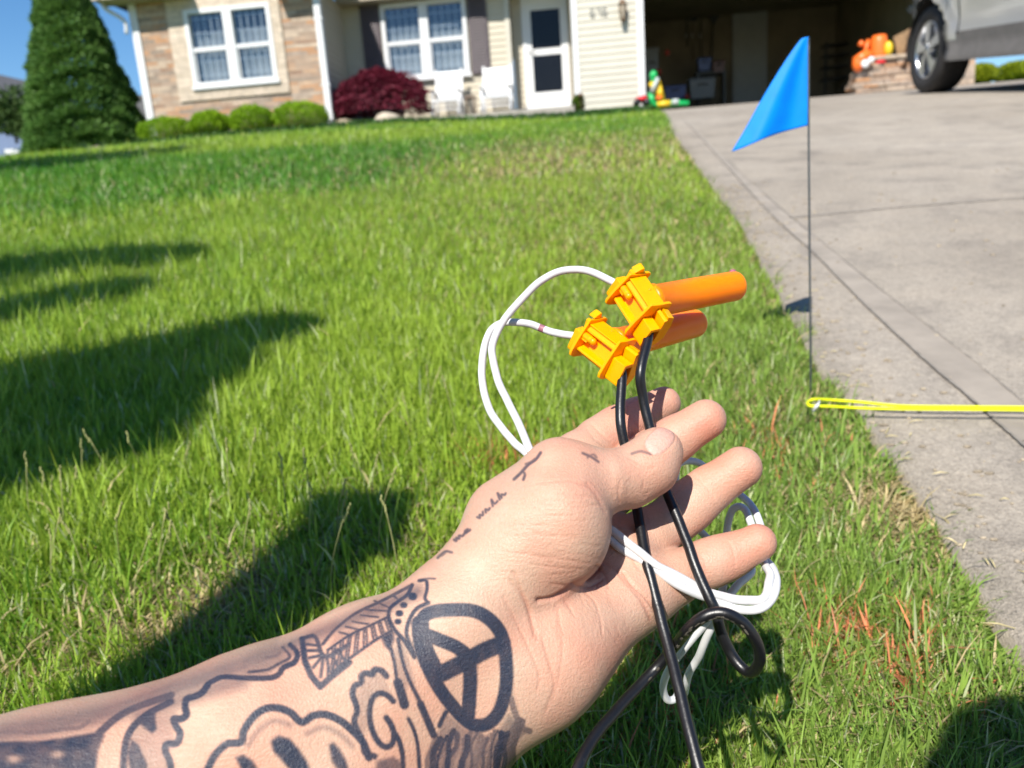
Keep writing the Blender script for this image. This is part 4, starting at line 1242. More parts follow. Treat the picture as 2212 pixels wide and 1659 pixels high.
# recess with the storm door
gx0 = X(1237, 110, GY_)
hpart(siding(PY+.06, DY, base_z, PTOP, pw1-.02, axis='y'), "door_return", M_SIDING)
dx0, dx1 = X(1131, 120, DY), X(1229, 110, DY)
dz0, dz1 = Z(1190, 236, DY), Z(1175, -8, DY)
mb = siding(pw1, dx0, base_z, PTOP, DY); hpart(mb, "recess_wall", M_SIDING)
mb = siding(dx1, gx0+.6, base_z, PTOP, DY); hpart(mb, "recess_wall", M_SIDING)
def storm_door():
    m = MB(); Y = DY
    m.box((dx0, Y-.05, dz0), (dx0+.09, Y+.05, dz1)); m.box((dx1-.09, Y-.05, dz0), (dx1, Y+.05, dz1)); m.box((dx0+.09, Y-.05, dz1-.09), (dx1-.09, Y+.05, dz1))
    f = m.build("storm_door", M_TRIM, house)
    a, b = X(1147, 60, Y), X(1210, 60, Y); c, d = Z(1180, 199, Y), Z(1180, 119, Y); e, g = Z(1180, 105, Y), Z(1178, 21, Y)
    m = MB(); x0, x1 = dx0+.09, dx1-.09; t = (Y-.035, Y-.005)
    m.box((x0, t[0], dz0), (a, t[1], dz1-.09)); m.box((b, t[0], dz0), (x1, t[1], dz1-.09))
    m.box((a, t[0], dz0), (b, t[1], c)); m.box((a, t[0], d), (b, t[1], e)); m.box((a, t[0], g), (b, t[1], dz1-.09))
    m.build("door_leaf", M_TRIM, f)
    for (p, q) in ((c, d), (e, g)):
        m = MB(); m.box((a, Y-.02, p), (b, Y-.015, q)); m.build("pane", plain("dark_door_glass", (.008, .008, .010), .04, .1, spec=.25), f)
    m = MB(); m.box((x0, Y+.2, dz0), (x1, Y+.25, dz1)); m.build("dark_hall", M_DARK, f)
    m = MB(); m.tube([(a-.05, Y-.04, (c+g)/2), (a-.05, Y-.09, (c+g)/2), (a+.06, Y-.09, (c+g)/2-.01)], .011, 8); m.build("handle", M_DARK, f)
    m = MB(); m.box((dx0, Y-.3, dz0-.16), (dx1+.05, Y-.051, dz0-.02), bevel=.01); m.build("door_step", M_TRIM, f)
storm_door()
# porch floor
mb = MB(); mb.box((bx1+.02, PY-1.35, base_z), (gx0-.02, DY-.04, dz0-.17)); hpart(mb, "porch_floor", M_PORCH)
# garage front
gx1 = X(1389, 100, GY_); gr1 = gx1+5.0
GTOP = float(gz(2, GY_))+2.35
hpart(siding(gx0+.11, gx1-.1, base_z, GTOP+.7, GY_), "garage_siding", M_SIDING2)
hpart(siding(GY_+.1, DY, base_z, GTOP+.7, gx0+.03, axis='y'), "garage_return", M_SIDING2)
mb = MB(); mb.box((gx0, GY_-.03, base_z), (gx0+.108, GY_+.1, GTOP+.7)); mb.box((gx1-.10, GY_-.035, base_z), (gx1+.02, GY_+.12, GTOP+.1)); hpart(mb, "corner_board", M_TRIM)
mb = MB(); mb.box((gx1+.02, GY_-.02, GTOP), (gr1, GY_+.2, GTOP+.7)); hpart(mb, "garage_lintel", M_SIDING2)
gxr = gr1+.7
mb = MB(); mb.box((gr1, GY_-.02, base_z), (gxr, GY_+.2, GTOP+.7)); hpart(mb, "garage_pier", M_STONE)
gf = float(gz(2, GY_))+.012
mb = MB()
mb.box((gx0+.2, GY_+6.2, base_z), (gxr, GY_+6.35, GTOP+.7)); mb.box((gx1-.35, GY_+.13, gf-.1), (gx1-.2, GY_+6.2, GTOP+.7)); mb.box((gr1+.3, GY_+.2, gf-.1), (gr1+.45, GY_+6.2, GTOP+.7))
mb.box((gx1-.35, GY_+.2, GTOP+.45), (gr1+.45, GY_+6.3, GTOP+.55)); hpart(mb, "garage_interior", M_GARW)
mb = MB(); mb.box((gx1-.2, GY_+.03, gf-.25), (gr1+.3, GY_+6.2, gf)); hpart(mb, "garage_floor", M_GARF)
GB = GY_+6.15
ix0, ix1 = X(1582, 100, GB), X(1656, 100, GB)
mb = MB(); zt = Z(1620, 14, GB); mb.box((ix0, GB-.06, gf), (ix1, GB-.01, zt))
for k in range(2):
    for j in range(3):
        w_ = (ix1-ix0)/2; hh = (zt-gf)/3
        mb.box((ix0+.08+k*w_, GB-.075, gf+.12+j*hh), (ix0+w_-.05+k*w_, GB-.061, gf+hh-.02+j*hh), bevel=.006)
hpart(mb, "inner_door", plain("grey_white_door", (.30, .30, .30), .5, .05))
# roofs, soffits, gutters
mb = MB(); xs_ = X(418, 4, BY)
mb.box((bx0-.55, BY-.44, WTOP), (xs_, BY+.0-.004, WTOP+.14)); hpart(mb, "cornice_return", M_SOFFIT); mb = MB(); mb.box((sx1-.02, BY-.44, WTOP), (bx1+.45, BY-.004, WTOP+.14))
hpart(mb, "cornice_return", M_SOFFIT)
mb = MB()
mb.tube(catmull([(bx0-.5, BY-.2, WTOP+.05), (bx0-.46, BY-.2, WTOP-.08), (bx0-.2, BY-.12, WTOP-.28), (bx0-.2, BY-.1, WTOP-.5)], 6), .035, 8); hpart(mb, "gutter_elbow", M_TRIM)
def gable(x0, x1, y0, y1, z, rise, ov, name):
    xm = (x0+x1)/2; m = MB(); th = .12
    for (a, b) in ((x0-ov, xm), (x1+ov, xm)):
        za = z-ov*rise/((x1-x0)/2)+.14
        m.add([(a, y0, za), (b, y0, z+rise+.14), (b, y1, z+rise+.14), (a, y1, za), (a, y0, za-th), (b, y0, z+rise+.14-th), (b, y1, z+rise+.14-th), (a, y1, za-th)],
              [(0, 1, 2, 3), (7, 6, 5, 4), (0, 4, 5, 1), (1, 5, 6, 2), (2, 6, 7, 3), (3, 7, 4, 0)])
    hpart(m, name, M_SHINGLE)
    m = MB(); m.add([(x0, y0+.46, z+.14), (x1, y0+.46, z+.14), (xm, y0+.46, z+rise)], [(0, 1, 2)]); hpart(m, "gable_wall", M_STONE)
gable(bx0, bx1, BY-.46, BY+7, WTOP+.36, 1.5, .42, "roof")
mb = MB()
ez = PTOP
mb.box((bx1+.005, PY-.36, ez), (gx0, PY+.5, ez+.16)); hpart(mb, "porch_soffit", M_SOFFIT)
mb = MB()
mb.add([(bx1+.01, PY-.42, ez+.17), (gxr+.4, PY-.42-.8, ez+.17), (gxr+.4, 19.0, ez+2.3), (bx1+.01, 19.0, ez+2.3), (gxr+.4, 23, ez+.2), (bx1+.01, 23, ez+.2)], [(0, 1, 2, 3), (3, 2, 4, 5)])
hpart(mb, "roof", M_SHINGLE)
mb = MB(); mb.box((gx0-.3, GY_-.40, GTOP+.7), (gxr+.4, GY_+.3, GTOP+.84)); hpart(mb, "garage_soffit", M_SOFFIT)
# wall lamp and house number
lx, lz = X(1345, 28, GY_-.06), Z(1345, 28, GY_-.06)
lamp = empty("wall_lantern", (lx, GY_-.02, lz)); tag(lamp, "brown wall lantern fixed to the cream siding left of the garage opening", "lantern")
M_BRZ = plain("aged_bronze", (.16, .10, .06), .4, .2, 40, metal=.6)
m = MB(); m.box((lx-.05, GY_-.03, lz-.02), (lx+.05, GY_-.015, lz+.22), bevel=.004); m.tube([(lx, GY_-.03, lz+.12), (lx, GY_-.12, lz+.2), (lx, GY_-.13, lz+.16)], .012, 8); m.build("bracket", M_BRZ, lamp)
LM = lambda q: np.array([lx, GY_-.13, lz])+q
m = MB(); m.lathe([(.012, .22), (.03, .18), (.085, .13), (.08, .12), (.01, .12)], 6, LM); m.lathe([(.01, -.17), (.04, -.15), (.055, -.11), (.05, -.10), (.01, -.10)], 6, LM)
for k in range(6):
    a = math.pi/3*k; m.tube([LM(np.array([.07*math.cos(a), .07*math.sin(a), .125])), LM(np.array([.05*math.cos(a), .05*math.sin(a), -.105]))], .006, 5)
m.build("cage", M_BRZ, lamp)
m = MB(); m.lathe([(.062, .12), (.044, -.10)], 6, LM); m.build("glass_panel", plain("frosted_amber_glass", (.42, .36, .28), .3, .1), lamp)
def digits(txt, x, z, h, Y):
    seg = {'a': ((0, 1), (1, 1)), 'b': ((1, 1), (1, .5)), 'c': ((1, .5), (1, 0)), 'd': ((0, 0), (1, 0)), 'e': ((0, .5), (0, 0)), 'f': ((0, 1), (0, .5)), 'g': ((0, .5), (1, .5))}
    D = {'6': 'afgedc', '7': 'abc', '8': 'abcdefg', '1': 'bc', '4': 'fgbc'}
    root = empty("house_number", (x, Y-.02, z)); tag(root, "small grey house number on the siding beside the wall lantern", "house number")
    for k, ch in enumerate(txt):
        m = MB(); xo = x+k*h*.85
        for s in D[ch]:
            (a, b), (c, d) = seg[s]
            m.tube([(xo+a*h*.5, Y-.02, z+b*h), (xo+c*h*.5, Y-.02, z+d*h)], .009, 5)
        m.build("digit", plain("grey_metal", (.22, .23, .23), .5, .1), root)
digits("676", X(1276, 38, GY_), Z(1276, 38, GY_), .13, GY_)
# ------------------------------------------------------------------ porch furniture, toys, garage contents
M_WP = plain("white_paint", (.70, .70, .70), .45, .03)
def rocking_chair(u0, u1, vt, vb, Y, label):
    x0, x1 = X(u0, vb, Y), X(u1, vb, Y); z0 = Z((u0+u1)/2, vb, Y); z1 = Z((u0+u1)/2, vt, Y)
    root = empty("rocking_chair", ((x0+x1)/2, Y, z0)); tag(root, label, "rocking chair", "white rocking chairs on the porch")
    w = x1-x0; H = z1-z0; L = lambda a, b, c: (x0+a*w, Y+b, z0+c*H)
    for s in (.06, .94):
        m = MB(); m.tube(catmull([L(s, .45, .10), L(s, .2, .02), L(s, -.05, .0), L(s, -.3, .02), L(s, -.5, .09)], 5), .022, 6); m.build("rocker", M_WP, root)
    for s in (.06, .94):
        m = MB(); m.tube([L(s, -.28, .02), L(s, -.28, .52)], .024, 8); m.build("front_leg", M_WP, root)
        m = MB(); m.tube([L(s, .16, .02), L(s, .18, .40), L(s, .36, 1.0)], .024, 8); m.ellipsoid(L(s, .365, 1.01), (.03, .03, .03), None, 8, 6); m.build("back_post", M_WP, root)
        m = MB(); m.box(L(s-.05, -.34, .515), L(s+.05, .24, .545), bevel=.008); m.build("armrest", M_WP, root)
    m = MB()
    for k in range(9): m.box(L(.08+k*.094, -.30, .355), L(.08+k*.094+.075, .18, .375))
    m.box(L(.06, -.30, .31), L(.94, -.27, .37)); m.build("seat", M_WP, root)
    bk = MB()
    for (a, b) in ((.46, .52), (.86, .99)):
        y = .18+.18*(a-.4)/.6; y2 = .18+.18*(b-.4)/.6
        bk.add([L(.07, y-.015, a), L(.93, y-.015, a), L(.93, y2-.015, b), L(.07, y2-.015, b), L(.07, y+.015, a), L(.93, y+.015, a), L(.93, y2+.015, b), L(.07, y2+.015, b)],
               [(0, 1, 2, 3), (7, 6, 5, 4), (0, 4, 5, 1), (3, 2, 6, 7), (0, 3, 7, 4), (1, 5, 6, 2)])
    for k in range(8):
        q = .13+k*.1
        bk.add([L(q, .198, .52), L(q+.055, .198, .52), L(q+.055, .30, .87), L(q, .30, .87), L(q, .212, .52), L(q+.055, .212, .52), L(q+.055, .314, .87), L(q, .314, .87)], [(0, 1, 2, 3), (7, 6, 5, 4), (0, 3, 7, 4), (1, 5, 6, 2)])
    bk.build("backrest", M_WP, root)
    m = MB()
    for zz in (.16, .24): m.tube([L(.06, -.28, zz), L(.94, -.28, zz)], .012, 6)
    m.build("stretcher", M_WP, root)
rocking_chair(940, 1003, 146, 258, 14.75, "left white rocking chair on the porch, right beside the red shrub")
rocking_chair(1043, 1112, 137, 250, 14.75, "right white rocking chair on the porch, nearer the glass storm door")
def side_table():
    Y = 14.9; x0, x1 = X(1009, 230, Y), X(1026, 230, Y); z0, z1 = Z(1018, 252, Y), Z(1018, 208, Y)
    root = empty("side_table", ((x0+x1)/2, Y, z0)); tag(root, "small brown side table standing between the two white rocking chairs", "side table")
    mt = plain("brown_wicker", (.22, .16, .12), .7, .2, 40)
    m = MB(); m.box((x0-.02, Y-.12, z1-.03), (x1+.02, Y+.12, z1), bevel=.005); m.build("tabletop", mt, root)
    for a in (x0, x1):
        for b in (-.1, .1): m = MB(); m.tube([(a, Y+b, z0), (a, Y+b, z1-.03)], .012, 6); m.build("leg", mt, root)
side_table()
def rock(u0, u1, v0, v1, Y, label, col):
    c = (at(u0, v1, Y)+at(u1, v0, Y))/2; rx = abs(X(u1, v1, Y)-X(u0, v1, Y))/2; rz = abs(Z(u0, v0, Y)-Z(u0, v1, Y))/2
    m = MB(); m.ellipsoid(c, (rx, .25, rz), None, 20, 12); r = np.array(m.v); n = vnoise(r+60, 6, 2)-.5
    r = c+(r-c)*(1+.5*n[:, None]); m.v = [tuple(q) for q in r]
    o = m.build("rock", plain("sandstone", col, .9, .25, 7, bmp=.6, bscale=30)); tag(o, label, "rock", "rocks under the red shrub")
rock(724, 764, 256, 282, 13.6, "tan rock at the foot of the white downspout", (.42, .33, .23))
rock(812, 868, 244, 276, 13.6, "wide pale boulder in front of the red shrub", (.46, .39, .30))
rock(206, 226, 317, 334, 11.2, "small pinkish stone at the foot of the tall conifer", (.42, .30, .27))
# plastic toys beside the garage corner
def blob(mb, u0, v0, u1, v1, Y, ry=.1, sx=1.):
    c = (at(u0, v1, Y)+at(u1, v0, Y))/2; rx = abs(X(u1, v1, Y)-X(u0, v1, Y))/2; rz = abs(Z(u0, v0, Y)-Z(u0, v1, Y))/2
    mb.ellipsoid(c, (rx, ry, rz), None, 14, 10)
P_ = lambda n, c: plain(n, c, .35, .05)
T_RED, T_GRN, T_YEL, T_ORG, T_GRY, T_BLU = P_("red_plastic", (.75, .02, .03)), P_("green_plastic", (.01, .42, .10)), P_("yellow_plastic", (.75, .50, .02)), P_("toy_orange", (.85, .16, .02)), P_("pale_grey_plastic", (.45, .5, .48)), P_("blue_plastic", (.02, .05, .22))
T_BLK = P_("black_rubber", (.015, .015, .017))
def toy_car():
    Y = 14.25; root = empty("toy_car", at(1386, 226, Y)); tag(root, "small red toy car parked on the grass by the garage corner", "toy car")
    m = MB(); blob(m, 1371, 207, 1400, 223, Y, .16); x0, x1 = X(1374, 215, Y), X(1398, 215, Y); m.box((x0, Y-.12, Z(1385, 221, Y)), (x1, Y+.12, Z(1385, 213, Y)), bevel=.02); m.build("body", T_RED, root)
    m = MB(); blob(m, 1388, 203, 1400, 209, Y, .1); m.build("cabin", T_GRY, root)
    for u in (1376, 1396):
        for dy in (-.13, .13):
            c = at(u, 222, Y); m = MB(); m.tube([(c[0], Y+dy-.02, c[2]), (c[0], Y+dy+.02, c[2])], .06, 14); m.build("wheel", T_BLK, root)
toy_car()
def toy_slide():
    Y = 14.3; root = empty("toy_playset", at(1411, 230, Y)); tag(root, "green and yellow plastic children's climber toy leaning at the garage corner post", "toy")
    m = MB(); blob(m, 1403, 152, 1420, 174, Y, .07); blob(m, 1405, 166, 1416, 180, Y, .05); m.build("green_top", T_GRN, root)
    m = MB()
    a, b, c_, d = at(1405, 178, Y), at(1420, 176, Y), at(1432, 218, Y), at(1404, 200, Y)
    m.tube([a, (a+c_)/2, c_], .045, 8); m.tube([b, c_], .05, 8); blob(m, 1417, 192, 1433, 210, Y, .08); m.build("yellow_frame", T_YEL, root)
    m = MB(); blob(m, 1416, 206, 1432, 219, Y-.03, .08); m.build("orange_seat", T_ORG, root)
    m = MB(); m.tube([at(1421, 168, Y-.1), at(1408, 200, Y-.1)], [.035, .045], 10); m.build("grey_slat", T_GRY, root)
    m = MB(); m.tube([at(1408, 200, Y-.05), at(1407, 232, Y-.05)], .06, 10); m.tube([at(1407, 222, Y-.05), at(1418, 228, Y-.05)], .05, 10); m.build("green_base", T_GRN, root)
toy_slide()
def toy_mat():
    Y = 14.1; p = [at(1419, 231, Y), at(1490, 224, Y)]
    root = empty("toy_track", p[0]); tag(root, "low green and yellow plastic toy track lying across the garage threshold", "toy")
    m = MB(); m.tube([p[0]+np.array([0, .1, .02]), p[0]*.5+p[1]*.5+np.array([0, .15, .05]), p[1]+np.array([0, .1, .02])], [.05, .06, .04], 10); m.build("green_track", T_GRN, root)
    m = MB(); m.tube([p[0]+np.array([0, -.05, .03]), p[0]*.6+p[1]*.4+np.array([0, -.05, .04])], [.05, .05], 10); m.build("yellow_end", T_YEL, root)
    m = MB(); m.tube([p[0]*.55+p[1]*.45+np.array([0, -.04, .05]), p[0]*.35+p[1]*.65+np.array([0, -.04, .05])], [.045, .05], 10); m.build("pale_panel", T_GRY, root)
toy_mat()
def hanging_tools():
    Y = GB-.12; M_H = plain("ash_handle", (.20, .15, .10), .6, .2, 20); M_K = plain("dark_tool_steel", (.03, .03, .032), .5, .2, 20)
    g = "tools hanging on the garage back wall"
    data = [(1483, 33, 100, "rake with a straight dark handle, leftmost of the garage wall tools", 0), (1497, 45, 128, "thin garden hoe second from the left on the garage wall", 1), (1514, 30, 132, "long dark spade hanging in the middle of the garage wall tools", 2)]
    for u, v0, v1, lab, kd in data:
        a, b = at(u, v0, Y), at(u+2, v1, Y)
        root = empty("garden_tool", b); tag(root, lab, "garden tool", g)
        m = MB(); m.tube([a, b], .016, 8); m.build("handle", M_K if kd != 1 else M_H, root)
        m = MB()
        m.box((a[0]-.10, Y-.03, a[2]-.0), (a[0]+.10, Y+.0, a[2]+.05+.1*kd), bevel=.01); m.build("head", M_K, root)
        m = MB(); m.ellipsoid(at(u-2, 77, Y-.05), (.035, .03, .06)); m.build("grip", plain("pale_grip", (.34, .32, .30), .5), root)
    a, b = at(1541, 50, Y), at(1535, 150, Y)
    root = empty("snow_shovel", b); tag(root, "black fan-shaped shovel head up on the garage wall, left of the inner door", "shovel")
    m = MB(); m.tube([a, b], .018, 8); m.build("handle", M_K, root)
    q = [at(1528, 4, Y), at(1572, 12, Y), at(1552, 38, Y), at(1544, 52, Y), at(1536, 48, Y)]
    m = MB(); m.add([p+np.array([0, -.03, 0]) for p in q]+[p+np.array([0, .0, 0]) for p in q], [(0, 1, 2, 3, 4), (9, 8, 7, 6, 5)]+[(i, (i+1) % 5, 5+(i+1) % 5, 5+i) for i in range(5)]); m.build("blade", M_K, root)
hanging_tools()
def gbox(name, u0, v0, u1, v1, Y, dp, mat, label, cat, lid=None, extra=None, group=None):
    x0, x1 = X(u0, v1, Y), X(u1, v1, Y); z0, z1 = Z((u0+u1)/2, v1, Y), Z((u0+u1)/2, v0, Y); z0 = max(min(z0, gf+3), gf)
    root = empty(name, ((x0+x1)/2, Y, z0)); tag(root, label, cat, group)
    m = MB(); t = (z1-z0)
    m.add([(x0+.03, Y, z0), (x1-.03, Y, z0), (x1-.03, Y+dp, z0), (x0+.03, Y+dp, z0), (x0, Y-.02, z1), (x1, Y-.02, z1), (x1, Y+dp, z1), (x0, Y+dp, z1)], [(3, 2, 1, 0), (0, 1, 5, 4), (1, 2, 6, 5), (2, 3, 7, 6), (3, 0, 4, 7)])
    m.build("body", mat, root)
    m = MB(); m.box((x0-.02, Y-.04, z1), (x1+.02, Y+dp+.02, z1+max(.03, t*.1)), bevel=.01); m.build("lid", lid or mat, root)
    m = MB(); m.tube([(x0+.3*(x1-x0), Y-.03, z0+.7*t), (x0+.35*(x1-x0), Y-.06, z0+.75*t), (x0+.65*(x1-x0), Y-.06, z0+.75*t), (x0+.7*(x1-x0), Y-.03, z0+.7*t)], .012, 6); m.build("handle", T_BLK, root)
    return root
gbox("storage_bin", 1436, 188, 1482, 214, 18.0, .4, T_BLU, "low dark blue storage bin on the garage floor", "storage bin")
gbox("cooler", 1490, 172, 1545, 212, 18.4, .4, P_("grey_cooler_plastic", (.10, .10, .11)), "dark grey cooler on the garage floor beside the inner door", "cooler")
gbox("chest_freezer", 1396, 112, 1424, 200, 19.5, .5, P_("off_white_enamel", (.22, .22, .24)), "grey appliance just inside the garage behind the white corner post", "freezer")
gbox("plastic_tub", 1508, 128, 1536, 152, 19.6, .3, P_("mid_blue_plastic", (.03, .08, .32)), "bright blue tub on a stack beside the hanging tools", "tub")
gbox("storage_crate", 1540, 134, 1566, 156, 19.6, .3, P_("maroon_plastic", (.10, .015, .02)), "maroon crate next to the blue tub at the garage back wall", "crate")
def tub_stand():
    Y = 19.65; x0, x1 = X(1504, 152, Y), X(1568, 152, Y); z1 = Z(1530, 155, Y)
    root = empty("utility_shelf", ((x0+x1)/2, Y, gf)); tag(root, "dark low shelf carrying the blue tub and the maroon crate", "shelf"); mk_ = P_("dark_wood", (.03, .025, .02))
    m = MB(); m.box((x0, Y-.05, z1-.05), (x1, Y+.38, z1-.005)); m.build("shelf_board", mk_, root)
    for a in (x0+.02, x1-.06): m = MB(); m.box((a, Y-.04, gf), (a+.04, Y+.36, z1-.051)); m.build("side_panel", mk_, root)
tub_stand()
for (u, v, s, lab) in ((1423, 156, .07, "red ball on the dark pile left in the garage, the lower left one"), (1441, 114, .06, "dull red ball hanging high beside the garage tools"), (1484, 209, .06, "red ball on the floor against the grey cooler")):
    c = at(u, v, 17.8); m = MB(); m.ellipsoid(c, (s, s, s), None, 16, 10); o = m.build("ball", plain("dull_red_rubber", (.40, .05, .03), .5, .2, 20)); tag(o, lab, "ball", "red balls in the garage")
def rack():
    Y = 19.8; x0, x1 = X(1782, 100, Y), X(1868, 100, Y); root = empty("storage_rack", (x0, Y, gf)); tag(root, "dark storage rack against the back wall behind the orange toys", "shelf")
    mk_ = P_("black_rack_steel", (.02, .02, .022))
    for v in (92, 115, 140, 165): z = Z(1820, v, Y); m = MB(); m.box((x0, Y, z-.03), (x1, Y+.4, z)); m.build("shelf_board", mk_, root)
    for a in (x0, x1-.04):
        m = MB(); m.box((a, Y-.03, gf), (a+.04, Y-.001, Z(1820, 88, Y))); m.build("upright", mk_, root)
rack()
# stone kerb wall with toys on it beside the parked car
SY = 13.6
def stone_block():
    x0, x1 = X(1850, 170, SY), X(1990, 170, SY); zb = float(gz(x0, SY))-.1
    root = empty("stone_wall", ((x0+x1)/2, SY, zb)); tag(root, "low stacked stone wall at the right of the garage opening", "wall")
    r = random.Random(2)
    m = MB(); z = zb; zt = Z(1920, 128, SY)
    row = 0
    while z < zt-.02:
        h = r.uniform(.07, .12); x = x0+(.0 if row % 2 else -.05)+(.06*row*(.3 if z > zb+.35 else 0))
        while x < x1:
            w = r.uniform(.14, .32); d = r.uniform(-.03, .03)
            m.box((x+.005, SY+d, z+.005), (min(x+w, x1+.1), SY+.4, z+h), bevel=.014); x += w
        z += h; row += 1
    m.build("stacked_stones", M_STONE, root)
    m = MB(); m.box((X(1880, 128, SY), SY-.04, zt), (X(1985, 128, SY), SY+.42, zt+.06), bevel=.015); m.build("cap_stone", plain("tan_cap_stone", (.38, .30, .22), .9, .2, 12), root)
stone_block()
def orange_toys():
    Y = SY+.1
    root = empty("ride_on_toy", at(1860, 150, Y)); tag(root, "orange plastic ride-on toy with white wheels draped over the end of the stone wall", "toy")
    m = MB(); blob(m, 1841, 120, 1866, 156, Y-.1, .1); m.tube([at(1850, 135, Y-.1), at(1866, 122, Y-.08), at(1884, 118, Y)], [.1, .09, .07], 10); m.build("body", T_ORG, root)
    m = MB(); m.tube([at(1868, 125, Y-.05), at(1872, 100, Y), at(1876, 86, Y)], [.05, .035, .03], 8); m.tube([at(1856, 92, Y), at(1866, 98, Y)], [.05, .04], 8); m.build("handlebar", T_ORG, root)
    for u, v, s in ((1869, 138, .065), (1882, 129, .05)): m = MB(); m.ellipsoid(at(u, v, Y-.2), (s, .03, s)); m.build("wheel", M_WP, root)
    root = empty("toy_drum", at(1898, 126, Y)); tag(root, "round orange toy tub sitting on top of the stone wall", "toy")
    c = at(1898, 105, Y); rr_ = abs(X(1916, 105, Y)-X(1881, 105, Y))/2
    m = MB(); m.lathe([(.01, -.24), (rr_*.9, -.24), (rr_, -.1), (rr_, .12), (rr_*.8, .2), (.01, .2)], 20, lambda q: c+q); m.build("drum", T_ORG, root)
    m = MB(); m.lathe([(rr_*.9+.012, -.238), (rr_*.9+.02, -.15), (rr_*.95, -.14)], 20, lambda q: c+q); m.build("base_ring", T_RED, root)
    c = at(1919, 105, Y-.1); m = MB(); m.ellipsoid(c, (.07, .07, .115), None, 16, 10); o = m.build("toy_egg", T_YEL); tag(o, "yellow oval toy on the stone wall next to the orange tub", "toy")
    root = empty("plywood_board", at(1950, 150, SY+.3)); tag(root, "brown plywood boards leaning behind the stone wall beside the car wheel", "board")
    q = [at(1930, 80, 13.9), at(1972, 58, 13.9), at(1975, 150, 13.75), at(1944, 140, 13.75)]
    m = MB(); m.add([p for p in q]+[p+np.array([0, .03, 0]) for p in q], [(0, 1, 2, 3), (7, 6, 5, 4)]+[(i, (i+1) % 4, 4+(i+1) % 4, 4+i) for i in range(4)]); m.build("panel", plain("brown_plywood", (.24, .14, .06), .7, .3, 9), root)
    m = MB(); m.tube([at(1972, 62, 13.7), at(1952, 148, 13.6)], .05, 4); m.build("batten", plain("dark_batten", (.10, .05, .025), .7, .3, 9), root)
orange_toys()

